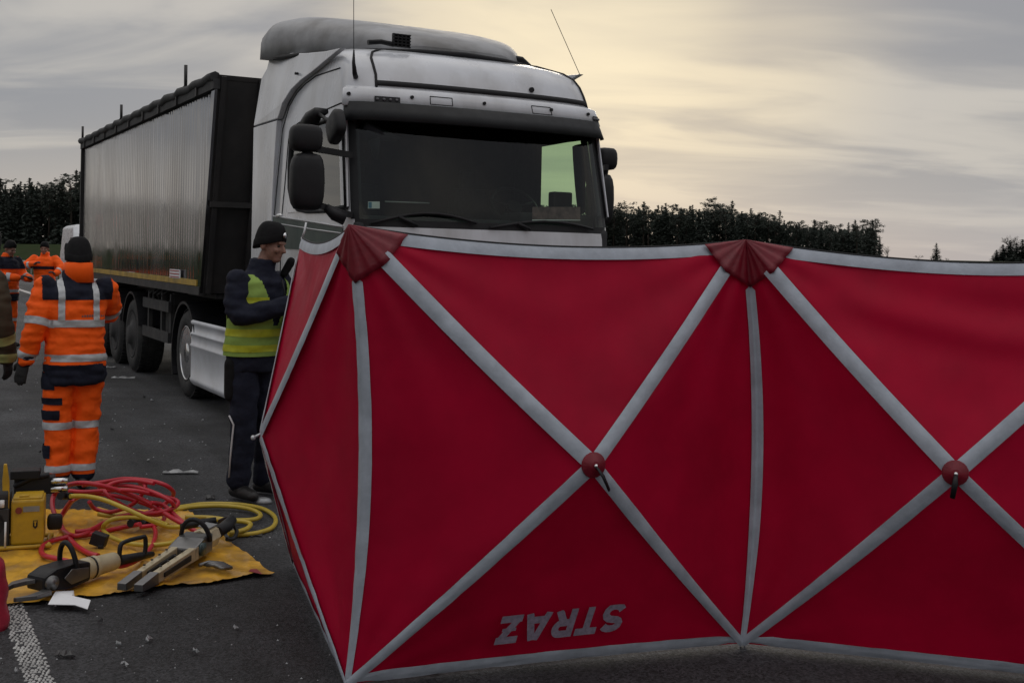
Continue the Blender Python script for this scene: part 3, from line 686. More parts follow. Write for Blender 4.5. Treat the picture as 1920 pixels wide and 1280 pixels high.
def cloth_pt(i, kind, t, s):
    f = tri_fn(i, kind); p = f(t, s); n = face_out(i)
    Le = 1.77; along = ((t - .5) * (1 - s) + .5) * Le; inn = s * .88
    w_ = 0
    for c, x in ((0, along), (1, Le - along)):       # soft folds fanning out of the corners
        r_ = math.hypot(x, inn); th = math.atan2(inn, x)
        topc = kind == 'top' or (kind in ('left', 'right') and c == 0)
        amp = .0085 if topc else .0045
        w_ += amp * math.sin(th * (15 + 3 * ((i + c) % 2)) + i * 1.7 + c * 2.3) * math.exp(-r_ * 1.5) * smooth(r_, .04, .30)
    bl = .045 * math.sin(math.pi * t) * (1 - s) * s * 2.0
    if kind in ('left', 'right'): bl *= .6
    if kind == 'top' and i == 2:      # the long slack fold of the right-hand panel
        w_ += .014 * math.sin((inn - .08 - along * .17) * 24) * math.exp(-((inn - .12 - .16 * along) / .16) ** 2) * smooth(along, .15, .6)
    if kind in ('left', 'right'): w_ += .004 * math.sin(inn * 26 + i) * math.exp(-inn * 2.5)
    q = noise.noise(Vector((p.x * 2.3, p.y * 2.3, p.z * 2.0 + i * 3))) * .010 + noise.noise(Vector((p.x * 7, p.y * 7, p.z * 5))) * .0032
    w_ += .0016 * math.sin(along * 55 + 3 * noise.noise(Vector((along * 4, i, 0)))) * math.exp(-inn / .06)
    edge = smooth(s, 0, .2) * smooth(1 - s, 0, .2) * smooth(t, 0, .15) * smooth(1 - t, 0, .15)
    e2 = smooth(s, 0, .05) * smooth(1 - s, 0, .15) * smooth(t, 0, .05) * smooth(1 - t, 0, .05)
    return p - n * bl + n * (q * edge + w_ * e2)
NT, NSS = 72, 48
for i in range(4):
    for kind in ('top', 'right', 'bottom', 'left'):
        mb = MB(); vs = [cloth_pt(i, kind, a / NT, b / NSS) for a in range(NT + 1) for b in range(NSS + 1)]
        fs = [(a * (NSS + 1) + b, a * (NSS + 1) + b + 1, (a + 1) * (NSS + 1) + b + 1, (a + 1) * (NSS + 1) + b) for a in range(NT) for b in range(NSS)]
        mb.add(vs, fs, 0, True); me = mb.mesh('cloth_panel', red); bm = bmesh.new(); bm.from_mesh(me)
        bmesh.ops.remove_doubles(bm, verts=bm.verts, dist=.0004); bmesh.ops.recalc_face_normals(bm, faces=bm.faces); bm.to_mesh(me); bm.free()
        link('cloth_panel', me, screen)
# reflective strips, raised over the poles
def ribbon(name, pts, side, out, width, m=grey_tape, parent=screen, dome=.006, wv=0.0):
    rows = []
    n = len(pts)
    for k, p in enumerate(pts):
        w_ = width[k] if isinstance(width, list) else width
        sd = side[k] if isinstance(side, list) else side; o = out[k] if isinstance(out, list) else out
        rows.append([p + sd * (w_ * a) + o * (.004 + dome * (1 - (2 * a) ** 2) + wv * noise.noise(Vector((p.x * 25 + a * 3, p.z * 25, a * 5)))) for a in (-.5, -.3, -.1, .1, .3, .5)])
    mb = MB(); mb.loft(rows, False, closed=False); return mb.build(name, m, parent)
for i in range(4):
    n = face_out(i); h = hubs[i]
    for c, ed, st_, wd in ((tops[i], 'tl', .17, .066), (tops[i + 1], 'tr', .15, .062), (base[i], 'bl', .0, .058), (base[i + 1], 'br', .0, .056)):
        d = (h - c); L = d.length; dn = d.normalized(); sd = dn.cross(n).normalized(); o = sd.cross(dn)
        if o.dot(n) < 0: o = -o
        s0 = st_ / L; K = 24
        pts = [c + d * (s0 + (.985 - s0) * k / K) + Vector((0, 0, -.012 * math.sin(math.pi * k / K))) for k in range(K + 1)]
        wl = [wd * (1 if ed[0] == 't' else min(1, .62 + .5 * k / K)) for k in range(K + 1)]
        ribbon('diagonal_strip', pts, sd, o, wl, wv=.004 if ed[0] == 'b' else .001)
    K = 30
    up = Vector((0, 0, 1))
    pts = [top_pt(i, .02 + .96 * k / K) for k in range(K + 1)]
    d2 = (h - (tops[i] + tops[i + 1]) / 2).normalized()
    ribbon('top_strip', [p + d2 * .027 for p in pts], d2, (d2.cross((tops[i + 1] - tops[i]).normalized())).normalized() * (1 if d2.cross(tops[i + 1] - tops[i]).dot(n) > 0 else -1), .054, dome=.002)
    mb = MB(); mb.tube([p + Vector((0, 0, .002)) for p in pts], .006, 6); mb.build('top_hem', M['seam'], screen)
    pts = [bot_pt(i, .01 + .98 * k / K) for k in range(K + 1)]
    d3 = (h - (base[i] + base[i + 1]) / 2).normalized(); o3 = d3.cross((base[i + 1] - base[i]).normalized()).normalized(); o3 = o3 if o3.dot(n) > 0 else -o3
    ribbon('bottom_strip', [p + d3 * .026 for p in pts], d3, o3, [.05 if 1 < k < K - 1 else .035 for k in range(K + 1)], dome=.003, wv=.004)
for i in range(len(base)):
    K = 26; n = face_out(min(i, 3)) + face_out(max(i - 1, 0)); n.normalize(); sd = Vector((0, 0, 1)).cross(n).normalized()
    a0 = .11 if i in (1, 2) else .02
    pts = [seam_pt(i, a0 + (.995 - a0) * k / K) for k in range(K + 1)]
    rows = []
    for k in range(K + 1):
        t = a0 + (.995 - a0) * k / K; wd = .060 * (1 if k < K * .7 else 1 - .35 * (k - K * .7) / (K * .3)); row_ = []
        for a in (-.5, -.33, -.16, 0, .16, .33, .5):
            sp_ = seam_pt(i, t)
            if a < 0 and i > 0: ii, kd = i - 1, 'right'
            elif i < 4: ii, kd = i, 'left'
            else: ii, kd = i - 1, 'right'
            L_ = (hubs[ii] - sp_).length; c_ = cloth_pt(ii, kd, t, abs(a) * wd / L_ * 1.12)
            if (a > 0 and i == 4) or (a < 0 and i == 0): c_ = sp_ + sd * (a * wd)
            row_.append(c_ + n * (.006 + .004 * (1 - (2 * a) ** 2) + .003 * noise.noise(Vector((c_.z * 20, a * 6, i)))))
        rows.append(row_)
    mb = MB(); mb.loft(rows, False, closed=False); mb.build('seam_strip', grey_tape, screen)
# corner patches
for i in (1, 2, 3):
    T = tops[i]; mb = MB()
    out = (face_out(min(i, 3)) + face_out(i - 1)).normalized()
    spec = []
    if i >= 1: spec += [top_pt(i - 1, 1 - .115), T + (hubs[i - 1] - T).normalized() * .19]
    mid = seam_pt(i, .115)
    spec += [mid]
    if i <= 3: spec += [T + (hubs[i] - T).normalized() * (.21 if i == 1 else .19), top_pt(i, .115)]
    if i == 1: spec[0] = top_pt(0, 1 - .03); spec[1] = T + (hubs[0] - T).normalized() * .15; spec[4] = top_pt(1, .135); spec[2] = seam_pt(1, .125)
    dense = []
    for a, b in zip(spec, spec[1:]):
        for k in range(8): dense.append(a + (b - a) * k / 8)
    dense.append(spec[-1])
    nb = len(dense); rows = []
    for s_ in [k / 8 for k in range(9)]:
        rows.append([T + (p - T) * s_ + out * (.019 + .006 * math.sin(j * 1.9) * s_) + Vector((0, 0, .006 * (1 - s_))) for j, p in enumerate(dense)])
    mb.loft(rows, False, closed=False); pt_ = mb.build('corner_patch', redp, screen)
    mod = pt_.modifiers.new('thick', 'SOLIDIFY'); mod.thickness = .002
# hubs: conical disc, bolt, strap
for i, (h, (sx, sz)) in enumerate(zip(hubs, ((0, -.06), (.055, -.095), (-.012, -.095), (0, -.06)))):
    n = face_out(i); n = (n + Vector((0, 0, .0))).normalized()
    if i == 0: continue
    mb = MB(); mb.ring(h, n, [(.052, .004), (.050, .010), (.018, .026), (.0, .028)], 20, smooth=False); d_ = mb.build('hub_disc', redp, screen)
    mb = MB(); mb.ring(h, n, [(.009, .024), (.008, .036), (.0, .037)], 10); mb.build('hub_bolt', M['chrome'], d_)
    mb = MB(); e = Vector((-n.y, n.x, 0)); p0 = h + n * .032
    mb.tube([p0, p0 + e * sx * .4 + Vector((0, 0, sz * .4)) + n * .02, p0 + e * sx + Vector((0, 0, sz)) + n * .005], [.007, .012, .010], 8, flat=.5); mb.build('hub_strap', M['black'], d_)
# pole tips
for i in (0, 1, 2):
    mb = MB(); mb.tube([tops[i] - Vector((0, 0, .12)) - face_out(min(i, 3)) * .01, tops[i] + Vector((.0, 0, .004))], .006, 6)
    if i == 0: mb.tube([tops[0], tops[0] + Vector((.012, 0, .03)), tops[0] + Vector((.022, 0, .085))], .006, 6)
    mb.build('pole_tip', M['silver'], screen)
mb = MB(); mb.tube([hubs[0] + Vector((-.03, -.02, -.01)), hubs[0] + Vector((.03, .02, .02))], .006, 6); mb.ellipsoid(hubs[0] + Vector((-.03, -.02, -.01)), (.012, .012, .012), n=6); mb.build('hub_pull', M['silver'], screen)
# lettering, upside down as on the screen
def arc(cx, cy, rx, ry, a0, a1, n=9): return [(cx + rx * math.cos(R(a0 + (a1 - a0) * k / n)), cy + ry * math.sin(R(a0 + (a1 - a0) * k / n))) for k in range(n + 1)]
W_ = .25        # stroke width; letters in a box 1 high
GL = dict(S=(.86, [arc(.44, .705, .30, .17, 20, 270)[:-1] + arc(.44, .295, .30, .24, 90, -160)]), T=(.80, [[(.0, .875), (.80, .875)], [(.40, .875), (.40, .0)]]),
          R=(.84, [[(.125, .0), (.125, 1.0)], [(.125, .875), (.45, .875)] + arc(.48, .675, .20, .20, 90, -90) + [(.125, .475)], [(.42, .47), (.70, .0)]]),
          A=(.96, [[(.12, .0), (.43, 1.0)], [(.53, 1.0), (.84, .0)], [(.25, .26), (.71, .26)]]), Z=(.82, [[(.02, .875), (.80, .875)], [(.66, .86), (.16, .14)], [(.02, .125), (.80, .125)], [(.16, .50), (.66, .50)]]))
bm = bmesh.new(); xo = 0.0; dz = 0
for ch_ in 'STRAZ':
    wd_, strokes = GL[ch_]
    for st_ in strokes:
        dz += 1; w0 = W_ if not (ch_ == 'Z' and st_ is strokes[3]) else .11
        P_ = [Vector((x, y, 0)) for x, y in st_]; Q_ = []
        for a, b in zip(P_, P_[1:]):
            n_ = max(1, int((b - a).length / .12)); Q_ += [a.lerp(b, k / n_) for k in range(n_)]
        Q_.append(P_[-1]); prev = None
        for k, p in enumerate(Q_):
            d_ = (Q_[min(k + 1, len(Q_) - 1)] - Q_[max(k - 1, 0)]).normalized(); nn = Vector((-d_.y, d_.x, 0)) * (w0 / 2)
            pr = []
            for q in (p + nn, p - nn): y_ = min(1.0, max(0.0, q.y)); pr.append(bm.verts.new((xo + q.x + .20 * y_, y_, dz * .0004)))
            if prev: bm.faces.new((prev[0], prev[1], pr[1], pr[0]))
            prev = pr
    xo += wd_ + .10
xs = [v.co.x for v in bm.verts]; ys = [v.co.y for v in bm.verts]; x0, x1, y0, y1 = min(xs), max(xs), min(ys), max(ys)
pn = (base[2] - base[1]).cross(hubs[1] - base[1]).normalized()
if pn.dot(face_out(1)) < 0: pn = -pn
# corners of the word on the cloth: start (S) is on the right, letter tops point down
A0, A1 = plane_hit(1176, 1130, base[1], pn), plane_hit(932, 1154, base[1], pn)
B0 = plane_hit(1168, 1180, base[1], pn); vx = A1 - A0; vy = B0 - A0
vyl = vy - vx * (vy.dot(vx) / vx.dot(vx))
vyl = vyl * 1.0
for v in bm.verts:
    a = (v.co.x - x0) / (x1 - x0); b = (v.co.y - y0) / (y1 - y0)
    p = A0 + vx * a + vyl * b
    # follow the sag of the cloth
    best = None
    rel = p - base[1]; e = base[2] - base[1]; t = rel.dot(e) / e.dot(e)
    s_ = (p.z - base[1].z) / (hubs[1].z - base[1].z); tt = max(.02, min(.98, (t - s_ * .55) / max(.1, 1 - s_)))
    bl = .045 * math.sin(math.pi * tt) * (1 - s_) * s_ * 2.0
    v.co = p - face_out(1) * bl + pn * (.010 + v.co.z)
me2 = bpy.data.meshes.new('lettering'); bm.to_mesh(me2); bm.free()
me2.materials.append(material('grey_print', (0.24, 0.20, 0.26), .6, 0, .25, 60)); link('lettering', me2, screen)

# ================================================================== TREES
bark = material('pine_bark', (0.035, 0.026, 0.02), .9, 0, .3, 8)
needle = material('conifer_needles', (0.030, 0.040, 0.032), .85, 0, .45, .5)
needle2 = material('pine_needles', (0.034, 0.044, 0.034), .85, 0, .4, .5)
twig = material('bare_twigs', (0.05, 0.043, 0.036), .9, 0, .3, 3)
def leafquads(mb, c, d, L, wd, rn, n):
    for _ in range(n):
        p = c + d * (L * rn.random()); a = Vector((rn.uniform(-1, 1), rn.uniform(-1, 1), rn.uniform(-.5, .5))).normalized() * wd * rn.uniform(.5, 1.2)
        b = (d * .6 + Vector((rn.uniform(-1, 1), rn.uniform(-1, 1), rn.uniform(-1, .3)))).normalized() * wd * rn.uniform(.6, 1.3)
        mb.add([p - a, p + b * .3 - a * .2, p + a, p - b], [(0, 1, 2, 3)])
def spruce(seed, low=.06, wid=.17):
    rn = random.Random(seed); mb = MB()       # unit height 10
    levels = 30
    for l in range(levels):
        f = l / levels; z = 10 * (low + (1 - low) * f); r = 10 * wid * (1 - f) ** .85 * rn.uniform(.75, 1.15) + .08
        nb = 9 if f < .7 else 6
        a0 = rn.random() * 6
        for k in range(nb):
            if rn.random() < .12: continue
            a = a0 + 6.283 * k / nb + rn.uniform(-.3, .3); rr = r * rn.uniform(.6, 1.15)
            d = Vector((math.cos(a), math.sin(a), -.25 - .3 * (1 - f) + .5 * f))
            leafquads(mb, Vector((0, 0, z + rn.uniform(-.3, .3) * (1 - f * .6))), d.normalized(), rr, .14 + .20 * (1 - f), rn, 11 if f < .7 else 7)
    mb.add([Vector((-.04, 0, 9.6)), Vector((.04, 0, 9.6)), Vector((0, 0, 10.15))], [(0, 1, 2)])
    cr = mb.mesh('crown', needle); tb = MB(); tb.tube([(0, 0, -.3), (0, 0, 3), (0, 0, 9.7)], [.14, .1, .02], 6); return cr, tb.mesh('trunk', bark)
def pine(seed):
    rn = random.Random(seed); mb = MB(); tb = MB(); lean = Vector((rn.uniform(-.3, .3), rn.uniform(-.3, .3), 0))
    tb.tube([(0, 0, -.3), lean * .4 + Vector((0, 0, 5)), lean + Vector((0, 0, 9.2))], [.15, .11, .03], 6)
    for k in range(34):
        f = rn.random() ** .8; z = 4.6 + 5.2 * f; a = rn.random() * 6.28; r = (1.5 * math.sin(math.pi * min(1, .25 + .75 * (1 - f))) + .15) * rn.uniform(.35, 1.0)
        c = lean * (z / 9.2) + Vector((math.cos(a) * r, math.sin(a) * r, z)); s_ = rn.uniform(.35, .75) * (1.1 - .4 * f)
        tb.tube([lean * (z / 9.2) + Vector((0, 0, z - .4)), c], [.04, .015], 4)
        for _ in range(34):
            q = Vector((rn.gauss(0, 1), rn.gauss(0, 1), rn.gauss(0, .6))) * s_ * .5
            leafquads(mb, c + q, Vector((rn.uniform(-1, 1), rn.uniform(-1, 1), rn.uniform(-.2, 1))).normalized(), .2, .16, rn, 1)
    return mb.mesh('crown', needle2), tb.mesh('trunk', bark)
def bare(seed):
    rn = random.Random(seed); tb = MB(); cb = MB()
    def br(mb, p, d, L, r, lv):
        q = p + d * L; mid = p + d * L * .5 + Vector((rn.uniform(-1, 1), rn.uniform(-1, 1), 0)) * L * .06
        (tb if lv < 1 else cb).tube([p, mid, q], [r, r * .85, r * .65], 5 if lv < 2 else 3, caps=False)
        if lv >= 5: return
        for _ in range(3 if lv < 4 else 4):
            nd_ = (d + Vector((rn.uniform(-1, 1), rn.uniform(-1, 1), rn.uniform(-.2, .7))) * .62).normalized(); br(mb, q if rn.random() < .7 else mid, nd_, L * rn.uniform(.6, .8), r * .6, lv + 1)
    br(tb, Vector((0, 0, -.2)), Vector((0, 0, 1)), 2.9, .17, 0)
    return cb.mesh('crown', twig), tb.mesh('trunk', bark)
SPR = [spruce(s, low=lo, wid=wd) for s, lo, wd in ((1, .05, .20), (2, .10, .17), (3, .03, .24), (4, .08, .16))]
PIN = [pine(s) for s in (11, 12, 13, 14)]
BAR = [bare(s) for s in (21, 22)]
def plant(proto, name, label, cat, loc, h, rz, group=None, wide=1.0):
    e = thing(name, label, cat, loc, rz, group); s_ = h / 10.0; e.scale = (s_ * wide, s_ * wide, s_)
    c = link('crown', proto[0], e); t = link('trunk', proto[1], e); return e
rn = random.Random(99)
def top_h(x):    # wanted tree-top row in pixels along the forest edge
    ks = [(-300, 335), (0, 338), (30, 332), (75, 340), (110, 338), (140, 326), (200, 335), (500, 345), (900, 365), (1130, 380), (1200, 384), (1300, 386), (1350, 380), (1400, 388), (1450, 402), (1500, 412), (1560, 420), (1600, 418), (1632, 414), (1650, 440)]
    for a, b in zip(ks, ks[1:]):
        if x <= b[0]: return a[1] + (b[1] - a[1]) * (x - a[0]) / (b[0] - a[0])
    return 450
def on_ground(p):
    u, v = p.dot(EY), p.dot(EX); return Vector((p.x, p.y, hgt(u, v)))
cnt = 0
for row, (dist, step) in enumerate(((330, 13), (338, 17), (348, 22))):
    x = -260
    while x < 1648:
        near = x < 170 or x > 1110
        st_ = step if near else step * 2.3
        px = x + rn.uniform(-5, 5); d = dist + rn.uniform(-4, 4)
        p = D(px, 500, d); p = on_ground(p); topz = D(px, top_h(px) + rn.gauss(3, 7) + (4 if row else 0) + (12 if row == 0 and rn.random() < .35 else 0), d).z
        h = max(5, topz - p.z); isp = rn.random() < .5
        if x < 170 and row == 0: isp = rn.random() < .3
        pr_ = PIN[rn.randrange(4)] if isp else SPR[rn.randrange(4)]
        plant(pr_, 'pine_tree' if isp else 'spruce_tree', 'tall dark pine with clumped crown in the distant forest edge' if isp else 'dark pointed spruce in the distant forest edge', 'tree', p, h, rn.random() * 6.28, 'pines of the distant forest' if isp else 'spruces of the distant forest', wide=1.3 if isp else 1.35)
        cnt += 1; x += st_
# lower understorey of the wood, one mass
mb = MB()
for k in range(13000):
    px = rn.uniform(-280, 1640) if k < 9500 else rn.uniform(-1900, -260); d = rn.uniform(333, 352); p = on_ground(D(px, 500, d)); hh = (D(px, top_h(px), d).z - p.z) * (.80 if px > -260 else .95)
    p.z += rn.random() ** .9 * hh; s_ = rn.uniform(.45, 1.1)
    a = Vector((rn.uniform(-1, 1), rn.uniform(-1, 1), rn.uniform(-.6, .6))).normalized() * s_; b = Vector((rn.uniform(-.6, .6), rn.uniform(-.6, .6), 1)).normalized() * s_ * 1.2
    mb.add([p - a, p - b, p + a, p + b], [(0, 1, 2, 3)])
tag(mb.build('forest_undergrowth', needle, fixn=False), 'dense dark undergrowth between the trunks of the distant forest', 'undergrowth', kind='stuff')
def solo(proto, nm, label, px, ytop, d, wide=1.0, cat='tree', group=None):
    p = on_ground(D(px, 500, d)); plant(proto, nm, label, cat, p, D(px, ytop, d).z - p.z, rn.random() * 6, group, wide)
solo(SPR[2], 'spruce_tree', 'tall full spruce at the end of the forest, taller than the trees beside it', 1634, 411, 318, 1.25)
solo(PIN[1], 'pine_tree', 'pine crown beside the full spruce ending the forest', 1606, 417, 316, 1.2)
solo(SPR[0], 'spruce_tree', 'small lone spruce against the sky between bare shrubs', 1755, 455, 300, 1.9)
solo(BAR[0], 'bare_tree', 'small leafless tree beside the end of the forest', 1663, 452, 300, 1.3)
solo(BAR[1], 'bare_shrub', 'low leafless bush left of the lone spruce', 1722, 474, 300, 2.0, 'shrub')
solo(BAR[0], 'bare_shrub', 'tiny leafless bush touching the lone spruce', 1776, 480, 300, 1.6, 'shrub')
solo(BAR[1], 'bare_tree', 'tall leafless tree rising above an evergreen clump', 1896, 424, 210, 1.3)
for px, yt in ((1868, 468), (1880, 458), (1893, 450), (1905, 455), (1916, 448), (1930, 442), (1950, 440), (1975, 436)):
    solo(SPR[rn.randrange(4)], 'evergreen_shrub', 'dense dark evergreen in the clump under the tall leafless tree', px, yt, 205 + rn.uniform(-3, 3), 3.6, 'shrub', 'evergreen clump')

# treeline on the other side of the road, beyond the left edge of the view
mb = MB()
for k in range(5000):
    u = rn.uniform(-420, 330); v = rn.uniform(-262, -240); hh = 11 + 3 * noise.noise(Vector((u * .03, 0, 3))) + 2.5 * noise.noise(Vector((u * .3, 0, 9)))
    p = UV(u, v, rn.random() * hh); s_ = rn.uniform(.9, 2.0)
    a = Vector((rn.uniform(-1, 1), rn.uniform(-1, 1), rn.uniform(-.6, .6))).normalized() * s_; b = Vector((rn.uniform(-.6, .6), rn.uniform(-.6, .6), 1)).normalized() * s_ * 1.4
    mb.add([p - a, p - b, p + a, p + b], [(0, 1, 2, 3)])
tag(mb.build('far_treeline', needle, fixn=False), 'far dark treeline across the fields on the open side of the road', 'treeline', kind='stuff')
# ================================================================== GUARD RAIL
rail = thing('guard_rail', 'galvanised steel guard rail on posts along the far side of the road', 'guard rail', UV(0, 8.75), 0)
loc0 = UV(0, 8.75)
mb = MB(); prof = [(0, .44), (.05, .47), (.05, .53), (.0, .57), (.0, .63), (.05, .67), (.05, .72), (0, .76), (-.012, .75), (-.012, .45)]
mb.loft([[UV(u, 8.75 - o, z) - loc0 for o, z in prof] for u in range(-30, 181, 6)], True, smooth=False); mb.build('rail_beam', M['steel'], rail)
pm = MB(); pm.box((0, 0, .33), (.07, .12, .82), Matrix.Rotation(YAW, 3, 'Z')); pmesh = pm.mesh('post', M['steel'])
for u in range(-28, 180, 4):
    o = link('post', pmesh, rail); o.location = UV(u, 8.83) - loc0
# ================================================================== PEOPLE
skin = material('skin', (0.25, 0.13, 0.095), .6, 0, .18, 40, bump=.15, bscale=90)
navy = material('navy_cloth', (0.012, 0.014, 0.026), .85, 0, .2, 14, bump=.25, bscale=220, spec=.2)
blackc = material('black_cloth', (0.010, 0.010, 0.011), .9, 0, .25, 20, bump=.3, bscale=240, spec=.2)
orange = material('orange_hivis_cloth', (1.0, 0.115, 0.008), .7, 0, .06, 9, bump=.2, bscale=220, spec=.2)
lime = material('lime_hivis_cloth', (0.24, 0.36, 0.08), .7, 0, .10, 9, bump=.2, bscale=200, spec=.2)
limeband = material('yellow_hivis_band', (0.43, 0.46, 0.03), .5, 0, .15, 16, spec=.3)
retro = material('retro_band', (0.44, 0.46, 0.48), .45, .1, .10, 14, bump=.12, bscale=90)
firecoat = material('fire_coat_cloth', (0.060, 0.046, 0.030), .85, 0, .2, 12, bump=.25, bscale=200, spec=.2)
fireband = material('fire_coat_band', (0.36, 0.38, 0.14), .5, 0, .2, 10)
leather = material('boot_leather', (0.012, 0.011, 0.011), .5, 0, .3, 25, bump=.3, bscale=90)
glove_m = material('work_glove', (0.014, 0.014, 0.015), .8, 0, .3, 40, bump=.3, bscale=150)
hair_m = material('dark_hair', (0.02, 0.014, 0.01), .8)
white_pipe = material('white_piping', (0.5, 0.5, 0.52), .6)
WORK = bpy.data.scenes.new('workbench')      # scratch scene for evaluating modifiers, removed below
def remesh(mb, voxel, sm=4, name='tmp'):
    me = mb.mesh(name, []); o = bpy.data.objects.new(name, me); WORK.collection.objects.link(o)
    m1 = o.modifiers.new('r', 'REMESH'); m1.mode = 'VOXEL'; m1.voxel_size = voxel
    if sm: m2 = o.modifiers.new('s', 'SMOOTH'); m2.factor = .5; m2.iterations = sm
    with bpy.context.temp_override(scene=WORK, view_layer=WORK.view_layers[0]):
        dg = bpy.context.evaluated_depsgraph_get(); dg.update()
        me2 = bpy.data.meshes.new_from_object(o.evaluated_get(dg))
    bpy.data.objects.remove(o)
    me2.polygons.foreach_set('use_smooth', [True] * len(me2.polygons))
    return me2
def V(*a): return Vector(a)
def limb(mb, pts, rad, n=14):
    # smooth polyline with end domes
    pts = [Vector(p) for p in pts]; P = []; Rr = []
    K = 5
    for i in range(len(pts) - 1):
        for k in range(K):
            t = k / K; p = pts[i].lerp(pts[i + 1], t)
            P.append(p); Rr.append(rad[i] + (rad[i + 1] - rad[i]) * t)
    P.append(pts[-1]); Rr.append(rad[-1])
    for _ in range(2):
        Q = P[:]
        for i in range(1, len(P) - 1): Q[i] = P[i] * .5 + (P[i - 1] + P[i + 1]) * .25
        P = Q
    mb.tube(P, Rr, n); mb.ellipsoid(P[0], (Rr[0],) * 3, n=10); mb.ellipsoid(P[-1], (Rr[-1],) * 3, n=10)
def trunk(mb, rings, yaw=0.0, n=24):
    # rings: (centre, rx, ry)
    c_, s_ = math.cos(yaw), math.sin(yaw); out = []
    for c, rx, ry in rings:
        rg = []
        for k in range(n):
            a = 2 * math.pi * k / n; e = .85
            x = rx * abs(math.cos(a)) ** e * (1 if math.cos(a) > 0 else -1); y = ry * abs(math.sin(a)) ** e * (1 if math.sin(a) > 0 else -1)
            rg.append(Vector(c) + V(x * c_ - y * s_, x * s_ + y * c_, 0))
        out.append(rg)
    mb.loft(out)
def hand(mb, wr, d, pn, side, curl=.5, s=1.0):
    # wrist, pointing direction, palm normal, thumb side vector
    d = Vector(d).normalized(); pn = Vector(pn); pn = (pn - d * pn.dot(d)).normalized(); sd = d.cross(pn)
    if sd.dot(Vector(side)) < 0: sd = -sd
    wr = Vector(wr)
    mb.loft([[wr + d * (t * s) + sd * (w_ * s * math.cos(a)) + pn * (th * s * math.sin(a)) for a in [2 * math.pi * k / 12 for k in range(12)]] for t, w_, th in ((-.02, .028, .022), (.02, .034, .020), (.06, .043, .018), (.095, .043, .015))])
    for k, (o, L) in enumerate(((.033, .070), (.011, .080), (-.011, .075), (-.033, .058))):
        p = wr + d * (.085 * s) + sd * (o * s); dd = d.copy(); pts = [p]
        for j in range(3):
            dd = (dd * math.cos(curl * (.5 + .3 * j)) + pn * math.sin(curl * (.5 + .3 * j))).normalized(); pts.append(pts[-1] + dd * (L * s * (.42, .33, .25)[j]))
        mb.tube(pts, [.0105 * s, .0105 * s, .0095 * s, .008 * s], 8)
    p = wr + d * (.025 * s) + sd * (.03 * s); q = p + (d * .6 + sd * .75 + pn * .25).normalized() * .04 * s; r_ = q + (d * .9 + pn * .35 + sd * .15).normalized() * .04 * s
    mb.tube([p, q, r_], [.015 * s, .012 * s, .0095 * s], 8)
def headparts(mb, c, rot, s=1.0):
    def E(p, r, n=14): mb.ellipsoid(Vector(c) + rot @ (V(*p) * s), tuple(x * s for x in r), n=n, rot=rot)
    E((0, .012, .035), (.074, .094, .084)); E((0, -.022, -.035), (.060, .070, .085)); E((0, -.056, -.092), (.036, .034, .028), 10)
    E((0, -.086, .016), (.050, .014, .012), 8); E((0, -.087, -.066), (.020, .010, .011), 8)
    for sx in (-1, 1): E((sx * .075, .012, -.012), (.012, .022, .033), 8); E((sx * .036, -.070, -.032), (.024, .022, .022), 8)
    mb.tube([Vector(c) + rot @ (V(*p) * s) for p in ((0, -.088, .008), (0, -.104, -.018), (0, -.113, -.036), (0, -.092, -.044))], [.008 * s, .011 * s, .016 * s, .012 * s], 8)
def wrinkle(me, amp, rnseed=0, fz=24, fx=7):
    me.update()
    cs = [v.co.copy() for v in me.vertices]; ns = [v.normal.copy() for v in me.vertices]; out = []
    for c, n in zip(cs, ns):
        d = noise.noise(V(c.x * fx + rnseed, c.y * fx, c.z * fz)) * amp + noise.noise(V(c.x * 18, c.y * 18 + rnseed, c.z * 11)) * amp * .55 + noise.noise(V(c.x * 40, c.y * 40, c.z * 60 + rnseed)) * amp * .2
        q = c + n * d; out += [q.x, q.y, q.z]
    me.vertices.foreach_set('co', out); me.update()
def cut(src, planes, pred=None, off=.004, name='band', mt=None, parent=None):
    # a clean-edged band: the part of a garment inside all planes (point, outward normal), lifted off the cloth
    bm = bmesh.new(); bm.from_mesh(src)
    if pred:
        dl = [f for f in bm.faces if not pred(f.calc_center_median())]; bmesh.ops.delete(bm, geom=dl, context='FACES')
    for co, no in planes:
        bmesh.ops.bisect_plane(bm, geom=bm.verts[:] + bm.edges[:] + bm.faces[:], plane_co=co, plane_no=no, clear_outer=True)
    bm.normal_update()
    for v in bm.verts: v.co += v.normal * off
    me = bpy.data.meshes.new(name); bm.to_mesh(me); bm.free(); me.materials.clear(); me.materials.append(mt)
    if len(me.polygons) == 0: return None
    me.polygons.foreach_set('use_smooth', [True] * len(me.polygons)); me.polygons.foreach_set('material_index', [0] * len(me.polygons))
    return link(name, me, parent)
def segdist(p, a, b):
    ab = b - a; t = max(0, min(1, (p - a).dot(ab) / ab.dot(ab))); return (p - a - ab * t).length, t
def boots(e, J, sd, face, voxel=.008):
    for k in 'LR':
        a = J['ank' + k]; f = V(*face[k]).normalized(); mb = MB()
        limb(mb, [a + V(0, 0, .08), a + V(0, 0, .03), a + f * .02 + V(0, 0, -.02)], [.050, .052, .050]); limb(mb, [a - f * .045 + V(0, 0, -.045), a + f * .08 + V(0, 0, -.043), a + f * .165 + V(0, 0, -.052)], [.043, .045, .036])
        me = remesh(mb, voxel, 3, 'boot')
        for v in me.vertices: v.co.z = max(v.co.z, .004)
        me.materials.append(leather); link('boot', me, e)
